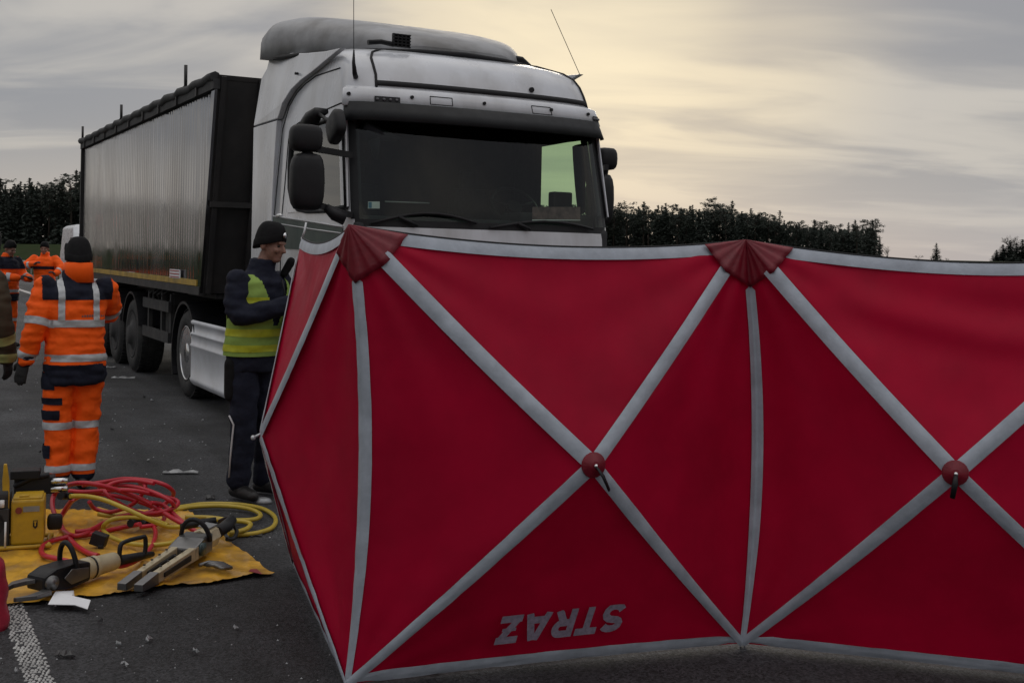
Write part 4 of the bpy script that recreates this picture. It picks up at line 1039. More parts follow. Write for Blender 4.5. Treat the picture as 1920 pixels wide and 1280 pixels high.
def build_person(name, label, loc, rz, J, headrot, spec, s=1.0):
    e = thing(name, label, 'person', loc, rz); e.scale = (s, s, s); vx = spec.get('voxel', .009)
    ty = spec.get('torso_yaw', 0.0); pel = J['pel']; ch = J['chest']
    # body: one continuous figure
    mb = MB()
    trunk(mb, [(pel + V(0, 0, -.06), .13, .09), (pel + V(0, 0, .05), .16, .11), (pel.lerp(ch, .5), .145, .10), (ch, .17, .115), (ch + V(0, 0, .12), .14, .09), (ch + V(0, 0, .17), .06, .055)], ty)
    limb(mb, [ch + V(0, .01, .13), J['head'] + V(0, .02, -.07)], [.058, .056])
    for k in 'LR':
        limb(mb, [J['hip' + k], J['kn' + k], J['ank' + k]], [.085, .055, .040]); limb(mb, [J['ank' + k] - V(0, 0, .02), J['ank' + k] + V(*spec['face'][k]) * .13 + V(0, 0, -.05)], [.04, .03])
        limb(mb, [J['sh' + k], J['el' + k], J['wr' + k]], [.055, .042, .030])
        hd = spec['hand'][k]; hand(mb, J['wr' + k], *hd)
    headparts(mb, J['head'], headrot)
    me = remesh(mb, spec.get('bvoxel', .0075), 3, 'body')
    for m_ in (blackc, skin, spec['glove']): me.materials.append(m_)
    nz_ = J['head'].z - .135
    for p in me.polygons:
        c = p.center; mi = 0
        if c.z > nz_ and (c - J['head']).length < .2: mi = 1
        for k in 'LR':
            fa = (J['wr' + k] - J['el' + k]).normalized()
            if (c - J['wr' + k]).length < .24 and (c - J['wr' + k]).dot(fa) > -.03: mi = 2
        p.material_index = mi
    link('body', me, e)
    for sx in (-1, 1):
        mb = MB(); mb.ellipsoid(J['head'] + headrot @ V(sx * .031, -.082, -.004), (.011, .009, .008), n=8); mb.build('eye', hair_m, e)
    # trousers
    mb = MB(); tr_ = spec.get('trouser_r', (.108, .088, .074)); z0 = J['ankL'].z + spec.get('cuff', .03)
    trunk(mb, [(pel + V(0, 0, -.10), .160, .118), (pel, .160, .118), (pel + V(0, 0, .12), .15, .105)], ty)
    for k in 'LR':
        cf = J['ank' + k].lerp(J['kn' + k], spec.get('cuff', .06)); limb(mb, [J['hip' + k] + V(0, 0, .0), J['kn' + k], cf], tr_)
    tm_ = remesh(mb, vx, 3, 'trousers'); wrinkle(tm_, spec.get('wr', .008), 3, 16, 9); tm_.materials.append(spec['trousers']); tro = link('trousers', tm_, e)
    # jacket
    mb = MB(); jr = spec.get('jacket_r', 1.0); hem = spec.get('hem', .02)
    top = ch + V(0, 0, .155)
    trunk(mb, [(pel + V(0, 0, hem - .10), .19 * jr, .145 * jr), (pel + V(0, 0, hem), .195 * jr, .15 * jr), (pel.lerp(ch, .45), .19 * jr, .145 * jr), (pel.lerp(ch, .8), .205 * jr, .152 * jr), (ch + V(0, 0, .02), .205 * jr, .148 * jr), (ch + V(0, 0, .09), .19 * jr, .13 * jr), (ch + V(0, 0, .135), .13, .105), (ch + V(0, 0, .17), .088, .085)] + ([(ch + V(.01, -.01, .25), .080, .084)] if spec.get('collar') else []), ty)
    ar = spec.get('arm_r', (.088, .074, .058))
    for k in 'LR':
        cf = J['wr' + k].lerp(J['el' + k], .05); limb(mb, [J['sh' + k] + V(0, 0, -.015), J['el' + k], cf], ar)
    jm = remesh(mb, vx, 9, 'jacket'); wrinkle(jm, spec.get('wr', .008), 7)
    jm.materials.append(spec['jacket']); jk = link('jacket', jm, e)
    boots(e, J, None, spec['face'])
    return e, jm, tm_, jk, tro
def arm_pred(J, k, lo, hi, rad):
    def f(c):
        for (a, b, base_) in ((J['sh' + k], J['el' + k], 0), (J['el' + k], J['wr' + k], 1)):
            d, t = segdist(c, a, b)
            if d < rad and lo - .35 <= base_ + t <= hi + .35: 
                # must be nearer the arm than the torso axis shell
                return True
        return False
    return f
def limb_band(src, a, b, t0, t1, rad, mt, parent, name='reflective_band', off=.004, extra=None):
    d = (b - a).normalized(); L = (b - a).length
    pa = a + d * (t0 * L); pb = a + d * (t1 * L)
    pr = lambda c: segdist(c, a, b)[0] < rad and (extra is None or extra(c))
    return cut(src, [(pa, -d), (pb, d)], pr, off, name, mt, parent)
def beanie(e, J, rot, mt, low=-.02, back=-.06, g=1.0):
    mb = MB(); c = J['head'] + rot @ V(0, .010, .03)
    rings = []
    for t in [k / 12 for k in range(13)]:
        a = t * math.pi / 2 * 1.0
        zz_ = .115 * g * math.sin(a) ; rr_ = math.cos(a) ** .6 if t < 1 else .02
        rg = []
        for k in range(26):
            b = 2 * math.pi * k / 26; x = .087 * g * rr_ * math.cos(b); y = .104 * g * rr_ * math.sin(b)
            fr_ = (math.sin(b) + 1) / 2; zlo = (low * (1 - fr_) + back * fr_) * (1 - t) ** 2
            rg.append(c + rot @ V(x, y, zlo + zz_ + .006 * math.sin(3 * b) * (1 - t)))
        rings.append(rg)
    brim = [[c + (p - c) * 1.0 for p in rings[0]], [c + (p - c) * 1.02 + rot @ V(0, 0, .004) for p in rings[0]], [c + (p - c) * 1.025 + rot @ V(0, 0, .045) for p in rings[0]], [c + (p - c) * 1.0 + rot @ V(0, 0, .05) for p in rings[0]]]
    mb.loft(rings); mb.loft(brim, False); return mb.build('knit_cap', mt, e)

# ---- worker in orange seen from behind
J = dict(pel=V(0, 0, .96), chest=V(-.01, -.03, 1.32), head=V(.02, -.055, 1.635),
         hipL=V(-.095, 0, .90), hipR=V(.095, 0, .90), knL=V(-.115, .0, .50), knR=V(.085, -.03, .50), ankL=V(-.105, .03, .10), ankR=V(.06, .03, .10),
         shL=V(-.205, -.02, 1.43), shR=V(.205, -.03, 1.43), elL=V(-.272, .035, 1.16), elR=V(.285, -.20, 1.24), wrL=V(-.325, -.03, .92), wrR=V(.12, -.38, 1.20))
hr = Matrix.Rotation(R(8), 3, 'Z') @ Matrix.Rotation(R(14), 3, 'X')
face = dict(L=(-.25, -.95, 0), R=(.2, -.95, 0))
spec = dict(jacket=orange, trousers=orange, glove=glove_m, collar=True, face=face, cuff=.10, hem=-.10, jacket_r=1.04, wr=.015, arm_r=(.090, .080, .064), trouser_r=(.116, .096, .080),
            hand=dict(L=((-.25, -.1, -1), (0.6, -.6, 0), (0, -1, 0), .28, 1.15), R=((-.6, -.7, .2), (0, 0, -1), (0, 1, 0), .6, 1.05)))
wloc = G(136, 917); wloc.z = 0
e, jm, tm_, jk, tro = build_person('person', 'worker seen from behind in orange hi-vis suit with navy shoulders and dark cap', wloc, R(31), J, hr, spec, 1.0)
e.scale = (1, -1, 1)
torso = lambda c: abs(c.x + .005) < .235 and segdist(c, J['shL'], J['elL'])[0] > .075 + max(0, (1.40 - c.z)) * .08 and segdist(c, J['elL'], J['wrL'])[0] > .10 and segdist(c, J['elR'], J['wrR'])[0] > .10
UPZ = V(0, 0, 1)
def zband(src, z0, z1, mt, par, name='reflective_band', pred=torso, off=.004): return cut(src, [(V(0, 0, z0), -UPZ), (V(0, 0, z1), UPZ)], pred, off, name, mt, par)
zband(jm, 1.345, 1.60, navy, e, 'shoulder_yoke', lambda c: abs(c.x) < .235 and c.z > 1.30, .003)
zband(jm, .70, .895, navy, e, 'jacket_hem', lambda c: segdist(c, J['elL'], J['wrL'])[0] > .105, .010)
zband(jm, .915, .965, retro, e); zband(jm, 1.155, 1.205, retro, e)
for x in (-.115, .115):
    cut(jm, [(V(x - .021, 0, 0), V(-1, 0, 0)), (V(x + .021, 0, 0), V(1, 0, 0)), (V(0, 0, 1.20), -UPZ), (V(0, 0, 1.52), UPZ)], lambda c: c.z < 1.51, .0065, 'reflective_brace', retro, e)
for k in 'LR':
    ex_ = (lambda c: c.x < -.16) if k == 'L' else (lambda c: c.x > .12)
    limb_band(jm, J['sh' + k], J['el' + k], .80, .98, .13, retro, e, extra=ex_); limb_band(jm, J['el' + k], J['wr' + k], .72, .90, .11, retro, e, extra=ex_)
    for z0, z1 in ((.44, .49), (.145, .19)): zband(tm_, z0, z1, retro, e, pred=lambda c, k=k: (c.x < -.01) == (k == 'L'))
mb = MB(); limb(mb, [J['wrL'].lerp(J['elL'], .18), J['wrL'].lerp(J['elL'], -.02)], [.062, .050]); me = remesh(mb, .008, 2, 'glove_cuff'); me.materials.append(navy); link('glove_cuff', me, e)
for z0, z1, x1, y0 in ((.72, .84, -.15, -.2), (.615, .665, -.10, .0), (.51, .575, -.115, .0), (.24, .33, -.165, -.2)):
    cut(tm_, [(V(0, 0, z0), -UPZ), (V(0, 0, z1), UPZ), (V(x1, 0, 0), V(1, 0, 0)), (V(0, y0, 0), V(0, -1, 0))], lambda c: c.x < -.02, .010, 'pocket_flap', navy, e)
zband(tm_, .02, .12, navy, e, 'trouser_cuff', lambda c: True, .004)
kc = beanie(e, J, hr, blackc, -.01, -.085, 1.06)
mb = MB(); trunk(mb, [(J['head'] + V(-.005, .03, -.17), .105, .10), (J['head'] + V(-.005, .03, -.08), .098, .104), (J['head'] + V(-.005, .028, -.03), .094, .102), (J['head'] + V(-.005, .028, -.028), .080, .088)]); mb.build('raised_collar', orange, e)
# worn grey print under the shoulder yoke
mb = MB(); rb = random.Random(4)
for k in range(10):
    x = .02 + k * .0165; mb.box((x, .0, 1.235 + .003 * rb.uniform(-1, 1)), (.010, .5, .010 + .008 * rb.random()))
bmx = bmesh.new(); bmx.from_mesh(jm); from mathutils.bvhtree import BVHTree; tree_ = BVHTree.FromBMesh(bmx); bmx.free()
pm_ = MB()
for k in range(10):
    x = .015 + k * .0165; h_ = .009 + .009 * rb.random(); quad_ = []
    for dx, dz in ((0, 0), (.011, 0), (.011, h_), (0, h_)):
        hit = tree_.ray_cast(V(x + dx, .6, 1.225 + dz), V(0, -1, 0)); quad_.append((hit[0] if hit[0] else V(x + dx, .17, 1.225 + dz)) + V(0, .004, 0))
    pm_.quad(*quad_)
pm_.build('back_print', material('worn_print', (.16, .10, .09), .8), e, fixn=False)
# ---- police officer in lime vest
J = dict(pel=V(0, .02, .97), chest=V(.01, -.02, 1.35), head=V(.045, -.075, 1.695),
         hipL=V(.09, .02, .92), hipR=V(-.09, .02, .92), knL=V(.11, -.02, .51), knR=V(-.10, -.01, .51), ankL=V(.13, .03, .10), ankR=V(-.10, .03, .10),
         shL=V(.185, -.02, 1.455), shR=V(-.185, -.02, 1.455), elL=V(.25, -.12, 1.22), elR=V(-.245, -.06, 1.21), wrL=V(.03, -.31, 1.17), wrR=V(-.02, -.33, 1.30))
hr = Matrix.Rotation(R(14), 3, 'Z') @ Matrix.Rotation(R(8), 3, 'X')
face = dict(L=(.2, -.98, 0), R=(-.15, -.98, 0))
spec = dict(jacket=navy, trousers=navy, glove=glove_m, collar=True, face=face, cuff=.06, hem=-.02, jacket_r=1.0, wr=.012, arm_r=(.082, .076, .058), trouser_r=(.108, .088, .078),
            hand=dict(L=((-.75, -.1, -.6), (.5, -.3, -.6), (0, -1, .4), .5, 1.0), R=((.85, -.3, .4), (0, -.2, -1), (0, -1, .6), .5, 1.0)))
oloc = G(474, 933); oloc.z = 0
PO = R(56)
e, jm, tm_, jk, tro = build_person('person', 'police officer in lime vest and dark knit cap looking down beside the screen', oloc, PO, J, hr, spec, 1.04)
vest_pred = lambda c: abs(c.x) < .225 and segdist(c, J['elL'], J['wrL'])[0] > .09 and segdist(c, J['elR'], J['wrR'])[0] > .09 and (segdist(c, J['shR'], J['elR'])[0] > .10 and segdist(c, J['shL'], J['elL'])[0] > .10 or c.z > 1.50) and not (c.y < -.02 and c.z > 1.18 and abs(c.x - .02) < .012 + (c.z - 1.18) * .42)
mb = MB(); jr = 1.07; pel, ch = J['pel'], J['chest']
trunk(mb, [(pel + V(0, 0, -.17), .205, .165), (pel, .208, .162), (pel.lerp(ch, .45), .203, .16), (pel.lerp(ch, .8), .220, .165), (ch + V(0, 0, .02), .215, .160), (ch + V(0, 0, .09), .20, .140), (ch + V(0, 0, .14), .14, .112), (ch + V(0, 0, .16), .115, .10)])
vm = remesh(mb, .009, 3, 'vest'); wrinkle(vm, .007, 2)
vp2 = lambda c: c.z > .93 and c.z < 1.50 and not (c.y < -.0 and c.z > 1.16 and abs(c.x - .02) < .02 + (c.z - 1.16) * .34) and not (abs(c.x) > .185 and c.z > 1.20)
cut(vm, [(V(0, 0, .955), -UPZ), (V(0, 0, 1.49), UPZ)], vp2, .002, 'safety_vest', lime, e)
for z0, z1 in ((.985, 1.03), (1.085, 1.135), (1.29, 1.345)): cut(vm, [(V(0, 0, z0), -UPZ), (V(0, 0, z1), UPZ)], vp2, .006, 'vest_band', limeband, e)
kc = beanie(e, J, hr, blackc, .004, -.075, 1.06)
mb = MB(); p = J['head'] + hr @ V(-.012, -.108, .072); ax = hr @ V(-.15, -1, .15); mb.ring(p, ax, [(.020, -.004), (.020, .004), (.0, .006)], 14); mb.build('cap_badge', M['chrome'], kc)
for k in 'R':
    a, b, c_ = J['hip' + k] + V(-.115, 0, -.35), J['kn' + k] + V(-.092, .0, 0), J['ank' + k] + V(-.085, 0, .06)
    mb = MB(); mb.tube([a, b, b.lerp(c_, .5) + V(-.004, 0, 0), c_], .006, 6); mb.build('white_piping', white_pipe, e)
mb = MB(); limb(mb, [J['hipR'] + V(-.075, .02, -.02), J['hipR'] + V(-.085, .02, -.22)], [.055, .045]); me = remesh(mb, .01, 2, 'thigh_holster'); me.materials.append(blackc); link('thigh_holster', me, e)
mb = MB(); mb.tube([V(.06, -.17, 1.46), V(.07, -.185, 1.38), V(.065, -.19, 1.30)], .006, 6); mb.build('radio_cord', M['black'], e)
mb = MB(); limb(mb, [V(.15, -.10, 1.50), V(.17, -.14, 1.58)], [.028, .03]); me = remesh(mb, .008, 2, 'shoulder_radio'); me.materials.append(blackc); link('shoulder_radio', me, e)

# ---- two far workers in orange
def far_worker(label, loc, rz, J, hr, s, vis=True):
    face = dict(L=(.15, -.98, 0), R=(-.15, -.98, 0))
    spec = dict(jacket=orange, trousers=orange, glove=glove_m, collar=True, face=face, cuff=.08, hem=-.08, jacket_r=1.08, wr=.010, voxel=.012, bvoxel=.0085, arm_r=(.095, .082, .064), trouser_r=(.118, .096, .08),
                hand=dict(L=((-.6, -.5, .3), (0, .3, -1), (0, -1, .4), .6, 1.0), R=((.6, -.5, .3), (0, .3, -1), (0, -1, .4), .6, 1.0)))
    e, jm, tm_, jk, tro = build_person('person', label, loc, rz, J, hr, spec, s)
    tp = lambda c: abs(c.x) < .24 and segdist(c, J['elL'], J['wrL'])[0] > .09 and segdist(c, J['elR'], J['wrR'])[0] > .09
    zband(jm, .915, .965, retro, e, pred=tp); zband(jm, .70, .895, navy, e, 'jacket_hem', lambda c: True)
    for k in 'LR': limb_band(jm, J['el' + k], J['wr' + k], .45, .65, .11, retro, e)
    zband(tm_, .44, .49, retro, e, pred=lambda c: True); zband(tm_, .145, .19, retro, e, pred=lambda c: True)
    beanie(e, J, hr, blackc, .02, -.06)
    return e, jm, J
Jf = dict(pel=V(0, .0, .96), chest=V(0, -.01, 1.32), head=V(0, -.04, 1.64), hipL=V(.095, 0, .90), hipR=V(-.095, 0, .90), knL=V(.11, -.02, .50), knR=V(-.11, -.02, .50), ankL=V(.12, .03, .10), ankR=V(-.12, .03, .10),
          shL=V(.205, -.01, 1.43), shR=V(-.205, -.01, 1.43), elL=V(.36, -.12, 1.25), elR=V(-.36, -.13, 1.27), wrL=V(.29, -.31, 1.14), wrR=V(-.12, -.30, 1.33))
f2 = D(84, 500, 24.0); f2.z = 0
e2, jm2, _ = far_worker('distant worker in orange facing the camera with one forearm raised', f2, R(8), Jf, Matrix.Rotation(R(6), 3, 'X'), 1.02)
zband(jm2, 1.22, 1.28, navy, e2, 'chest_panel', lambda c: c.y < -.05 and abs(c.x) < .2)
Jg = dict(Jf); Jg.update(head=V(0, -.07, 1.63), elL=V(.27, -.10, 1.18), elR=V(-.27, -.08, 1.18), wrL=V(.15, -.36, 1.14), wrR=V(-.10, -.36, 1.16))
f1 = D(12, 500, 19.5); f1.z = 0
e1, jm1, _ = far_worker('distant worker in orange with dark shoulders turned sideways, looking down', f1, R(68), Jg, Matrix.Rotation(R(18), 3, 'X'), 1.02)
zband(jm1, 1.30, 1.50, navy, e1, 'shoulder_yoke', lambda c: abs(c.x) < .3 and segdist(c, Jg['elL'], Jg['wrL'])[0] > .1)
# ---- firefighter whose arm enters at the left edge
J = dict(pel=V(0, 0, .96), chest=V(0, -.02, 1.33), head=V(0, -.05, 1.65), hipL=V(-.095, 0, .90), hipR=V(.095, 0, .90), knL=V(-.115, -.02, .50), knR=V(.11, -.02, .50), ankL=V(-.12, .03, .10), ankR=V(.12, .03, .10),
         shL=V(-.21, -.01, 1.43), shR=V(.21, -.01, 1.43), elL=V(-.30, .03, 1.15), elR=V(.29, .03, 1.15), wrL=V(-.30, -.06, .90), wrR=V(.305, -.05, .905))
spec = dict(jacket=firecoat, trousers=firecoat, glove=glove_m, collar=True, face=dict(L=(-.2, -.98, 0), R=(.2, -.98, 0)), cuff=.06, hem=-.16, jacket_r=1.15, wr=.010, voxel=.011, bvoxel=.008, arm_r=(.105, .092, .075), trouser_r=(.125, .105, .095),
            hand=dict(L=((-.05, -.15, -1), (1, 0, 0), (0, -1, 0), .5, 1.15), R=((.0, -.15, -1), (-1, 0, 0), (0, -1, 0), .5, 1.15)))
floc = D(-66, 500, 8.35); floc.z = 0
e, jm, tm_, jk, tro = build_person('person', 'firefighter in dark tan coat with yellow sleeve band and black gloves, mostly out of view', floc, R(170), J, Matrix.Rotation(R(5), 3, 'Z'), spec, 1.02)
for k in 'LR':
    limb_band(jm, J['el' + k], J['wr' + k], .35, .60, .13, fireband, e, 'sleeve_band', extra=lambda c: abs(c.x) > .2)
zband(jm, .86, .92, fireband, e, 'coat_band', lambda c: True)
mb = MB(); c = J['head'] + V(0, .01, .03); mb.ring(c, (0, 0, 1), [(.135, -.02), (.13, .0), (.125, .05), (.10, .10), (.05, .125), (.0, .13)], 24); mb.build('fire_helmet', material('helmet_red', (.35, .02, .02), .35, 0, .1, 9), e)
# ================================================================== RESCUE GEAR ON THE TARP
def ZP(x, y): return (x / 3.048, y / 3.048 + 860)          # notes were taken on an enlarged crop
tarp_y = material('yellow_tarp', (0.62, 0.33, 0.025), .40, 0, .22, 5, bump=.25, bscale=22, dirt=(.16, .085, .03), dscale=4.5, damt=.85)
corners = [G(-130, 1158), G(515, 1080), G(352, 962), G(20, 958)]
tarp = thing('ground_tarp', 'wrinkled yellow tarp spread on the asphalt under the rescue tools', 'tarp', (0, 0, 0))
mb = MB(); NX, NY = 150, 100; vs = []
for j in range(NY + 1):
    for i in range(NX + 1):
        a, b = i / NX, j / NY
        p = corners[0].lerp(corners[1], a).lerp(corners[3].lerp(corners[2], a), b)
        p.x += .022 * noise.noise(V(a * 7, b * 6, 1)) ; p.y += .022 * noise.noise(V(a * 7, b * 6, 4))
        e_ = min(a, 1 - a, b, 1 - b)
        z = .010 + .018 * max(0, noise.noise(V(a * 9 + b * 4, b * 5, 2))) + .014 * max(0, .5 - 3 * abs(noise.noise(V(a * 10, b * 7, 3)))) + .008 * max(0, .5 - 3 * abs(noise.noise(V(a * 17 + 5, b * 14, 6)))) + .010 * smooth(.05 - e_, 0, .05) * max(0, noise.noise(V(a * 11, b * 11, 8)) + .2)
        vs.append(V(p.x, p.y, z))
mb.add(vs, [(j * (NX + 1) + i, j * (NX + 1) + i + 1, (j + 1) * (NX + 1) + i + 1, (j + 1) * (NX + 1) + i) for j in range(NY) for i in range(NX)], 0, True)
sh_ = mb.build('tarp_sheet', tarp_y, tarp)
mark = material('tarp_red_mark', (.25, .02, .03), .5)
mb = MB()
mb.quad(*[G(x, y, .030) for x, y in ((466, 1070), (492, 1076), (482, 1066), (470, 1066))]); mb.build('corner_mark', mark, tarp, fixn=False)
# hoses
hred = material('red_hose', (0.42, 0.012, 0.028), .35, 0, .12, 12, spec=.5)
hyel = material('yellow_hose', (0.44, 0.32, 0.030), .38, 0, .12, 12, spec=.5)
def catmull(P, k=8):
    out = []
    for i in range(len(P) - 1):
        p0 = P[max(0, i - 1)]; p1 = P[i]; p2 = P[i + 1]; p3 = P[min(len(P) - 1, i + 2)]
        for j in range(k):
            t = j / k
            out.append(.5 * ((2 * p1) + (p2 - p0) * t + (2 * p0 - 5 * p1 + 4 * p2 - p3) * t * t + (3 * p1 - p0 - 3 * p2 + p3) * t ** 3))
    out.append(P[-1]); return out
def hose_pts(zl, dmax, zmin=.030):
    P = []
    for k, (x, y) in enumerate(zl):
        px, py = ZP(x, y); g = G(px, py, zmin); d = min(g.y, dmax + .08 * math.sin(k * 1.3)); P.append(D(px, py, d))
    return catmull(P)
rh = thing('hydraulic_hose', 'red hydraulic hose lying in springy loops on the yellow tarp', 'hose', (0, 0, 0))
paths = [[(560, 552), (500, 535), (430, 490), (372, 420), (325, 345), (300, 270), (310, 205), (360, 160), (450, 138), (560, 148), (700, 188), (850, 250), (960, 322), (1040, 368), (1100, 402), (1135, 432)],
         [(415, 228), (370, 290), (345, 350), (372, 415), (440, 438), (540, 405), (640, 345), (740, 318), (860, 312), (960, 292), (1015, 262), (1000, 232), (900, 208), (760, 180), (620, 180), (480, 188), (395, 182)],
         [(470, 150), (600, 130), (720, 113), (860, 125), (950, 152), (992, 196), (960, 242), (860, 300), (740, 332), (620, 352), (520, 402), (430, 415)],
         [(430, 592), (330, 570), (248, 548), (240, 505), (290, 470), (380, 448), (520, 430), (680, 395), (800, 372)],
         [(860, 355), (888, 410), (880, 470), (840, 535), (770, 585), (690, 612), (600, 600)],
         [(510, 245), (545, 285), (640, 302), (770, 250), (830, 160), (800, 140)], [(860, 250), (930, 262), (1010, 330), (1080, 392), (1150, 425)],
         [(560, 160), (680, 150), (800, 165), (900, 200), (980, 245), (985, 285), (900, 318), (780, 300), (660, 240), (600, 185), (640, 140), (760, 122), (880, 140)],
         [(350, 330), (385, 280), (420, 235), (500, 200), (620, 205), (760, 235), (880, 280), (940, 330), (900, 372), (800, 388)]]
for k, pth in enumerate(paths):
    mb = MB(); mb.tube(hose_pts(pth, 6.95 + .10 * (k % 3), .034 + .012 * (k % 3)), .0145 if k in (0, 3) else .0130, 8); mb.build('hose_loop', hred, rh)
yh_ = thing('hydraulic_hose', 'yellow hydraulic hose looping off the tarp onto the bare asphalt', 'hose', (0, 0, 0))
ypaths = [([(960, 285), (1050, 272), (1150, 258), (1280, 256), (1400, 264), (1510, 288), (1572, 335), (1560, 388), (1480, 420), (1390, 432), (1310, 432)], 9, .016),
          ([(1000, 290), (1120, 272), (1280, 268), (1420, 284), (1488, 318), (1450, 345), (1330, 350), (1200, 335), (1060, 332)], 9, .030),
          ([(1180, 345), (1330, 352), (1425, 366), (1420, 392), (1370, 412), (1305, 424)], 9, .045)]
for pth, dm, zm in ypaths:
    mb = MB(); mb.tube(hose_pts(pth, dm, zm), .0145, 8); mb.build('hose_loop', hyel, yh_)
yh2 = thing('hydraulic_hose', 'yellow hydraulic hose tangled through the red hose loops on the tarp', 'hose', (0, 0, 0))
for pth, dm, zm in (([(400, 212), (500, 214), (600, 236), (720, 285), (850, 345), (950, 385), (1020, 388), (1060, 380)], 6.75, .05), ([(960, 378), (880, 350), (760, 335), (660, 340), (602, 368), (592, 408), (640, 448), (740, 482), (860, 492), (960, 484), (1000, 470)], 6.9, .045), ([(560, 315), (640, 325), (760, 310)], 7.2, .05)):
    mb = MB(); mb.tube(hose_pts(pth, dm, zm), .0135, 8); mb.build('hose_loop', hyel, yh2)
mb = MB(); P_ = hose_pts([(345, 210), (375, 211), (405, 212)], 6.75, .05); mb.tube(P_, .022, 10); mb.build('hose_coupling', M['black'], yh2)
mb = MB(); P_ = hose_pts([(745, 368), (790, 362), (845, 372)], 6.9, .05); mb.tube(P_, .024, 10); mb.build('hose_coupling', M['black'], yh2)
# hydraulic power unit
pu = G(50, 1034); pu.z = .02
unit = thing('hydraulic_power_unit', 'yellow hydraulic power unit with upright handle and black engine on the tarp', 'power unit', pu, R(19))
yel_p = material('yellow_machine_paint', (0.50, 0.30, 0.015), .4, 0, .12, 7, dirt=(.16, .10, .03), dscale=8, damt=.5)
mb = MB(); mb.box((0, .11, .145), (.172, .22, .25)); ubox = mb.build('housing', yel_p, unit, bevel=.012)
mb = MB(); mb.box((0, .11, .275), (.15, .19, .012)); mb.box((-.02, .04, .283), (.05, .03, .02)); mb.build('top_plate', yel_p, unit, bevel=.004)
mb = MB(); mb.cyl((-.045, .0, .215), (-.045, -.012, .215), .018, 14); mb.build('filler_cap', material('cap_red', (.2, .03, .02), .5), unit)
mb = MB(); mb.box((.02, -.0015, .22), (.085, .004, .03)); mb.build('name_plate', M['steel'], unit)
mb = MB(); mb.prism([(.03, -.001, .12), (.042, -.001, .108), (.054, -.001, .12), (.054, -.001, .155), (.03, -.001, .155)], (0, -.003, 0)); bd = mb.build('shield_badge', M['black'], unit)
mb = MB(); mb.box((.042, -.0055, .135), (.008, .002, .022)); mb.box((.042, -.0055, .148), (.016, .002, .006)); mb.build('badge_mark', yel_p, bd)
mb = MB(); mb.prism([(-.125, .0, .20), (-.095, .0, .20), (-.098, .0, .38), (-.112, .0, .475), (-.128, .0, .475), (-.134, .0, .38)], (0, .03, 0)); mb.build('lift_handle', yel_p, unit, bevel=.004)
mb = MB(); mb.box((-.19, .12, .16), (.18, .26, .24)); mb.cyl((-.19, -.02, .15), (-.19, .02, .15), .08, 18); mb.box((-.12, .02, .12), (.05, .08, .22)); mb.cyl((-.25, .02, .30), (-.10, .02, .30), .035, 12)
for k in range(6): mb.box((-.19, -.012, .06 + .03 * k), (.17, .012, .012))
mb.build('engine_block', M['chassis'], unit, bevel=.006)
mb = MB(); mb.tube([(-.11, -.03, .02), (-.11, -.03, .16)], .006, 6); mb.tube([(-.13, -.02, .24), (-.13, -.02, .28)], .012, 8); mb.build('valve_stem', M['white'], unit)
mb = MB()
for k in range(2): mb.tube([(-.30, -.02 + .26 * k, .012), (.13, -.02 + .26 * k, .012)], .012, 8)
for x in (-.28, .11): mb.tube([(x, -.02, .012), (x, .24, .012)], .012, 8)
mb.build('base_frame', yel_p, unit)
mb = MB(); mb.box((.02, .30, .30), (.22, .10, .10)); mb.cyl((.13, .28, .30), (.19, .28, .30), .030, 12); mb.tube([(-.09, .26, .30), (.0, .24, .35), (.1, .26, .36)], .018, 8); mb.box((-.03, .28, .37), (.16, .12, .05)); mb.build('fuel_tank', M['black'], unit, bevel=.01)
for k in range(2):
    mb = MB(); mb.cyl((.11, .24, .325 - .045 * k), (.20, .24, .325 - .045 * k), .019, 12); mb.build('hose_socket', M['chrome'], unit)
mb = MB(); rbox(mb, (.14, .10, .12), (.085, .06, .09)); mb.build('oil_cup', M['black'], unit)
# tools
ivory = material('ivory_tool_body', (0.46, 0.40, 0.26), .38, 0, .12, 9, dirt=(.20, .16, .10), dscale=10, damt=.6)
toolm = material('tool_steel', (0.20, 0.20, 0.20), .38, .8, .25, 12, dirt=(.05, .05, .05), dscale=12, damt=.6)
def axis_frame(a, b):
    d = (b - a); d.z = 0; d.normalize(); return d, V(-d.y, d.x, 0)
# cutter on the left
a = G(28, 1104, .09); b = G(252, 1040, .09)
d, sd = axis_frame(a, b); L = (b - a).length
cutter = thing('hydraulic_cutter', 'hydraulic rescue cutter with curved dark blades and ivory cylinder lying on the tarp', 'rescue tool', (a.x, a.y, 0), math.atan2(d.y, d.x))
def CX(t, s=0, z=.09): return V(t * L, s, z)
mb = MB(); mb.ring(CX(.53), (1, 0, 0), [(.0, 0), (.048, 0), (.056, .012), (.056, .05), (.050, .055), (.050, .06), (.056, .065), (.056, .085), (.050, .095), (.046, .20), (.044, .215), (.030, .225), (.0, .225)], 22); mb.build('cylinder_body', ivory, cutter)
mb = MB(); mb.ring(CX(.53) + V(.056, 0, 0), (1, 0, 0), [(.0575, -.004), (.0575, .004)], 22); mb.build('body_ring', M['black'], cutter)
mb = MB(); mb.prism([CX(.54, -.06, .045), CX(.54, -.06, .14), CX(.40, -.07, .155), CX(.26, -.06, .15), CX(.17, -.05, .12), CX(.17, -.05, .05), CX(.36, -.07, .035)], V(0, .13, 0)); mb.build('blade_carrier', M['black'], cutter, bevel=.015)
mb = MB(); mb.prism([CX(.50, -.072, .07), CX(.50, -.072, .12), CX(.36, -.072, .135), CX(.30, -.072, .10), CX(.36, -.072, .06)], V(0, -.006, 0)); mb.build('side_plate', toolm, cutter, bevel=.002)
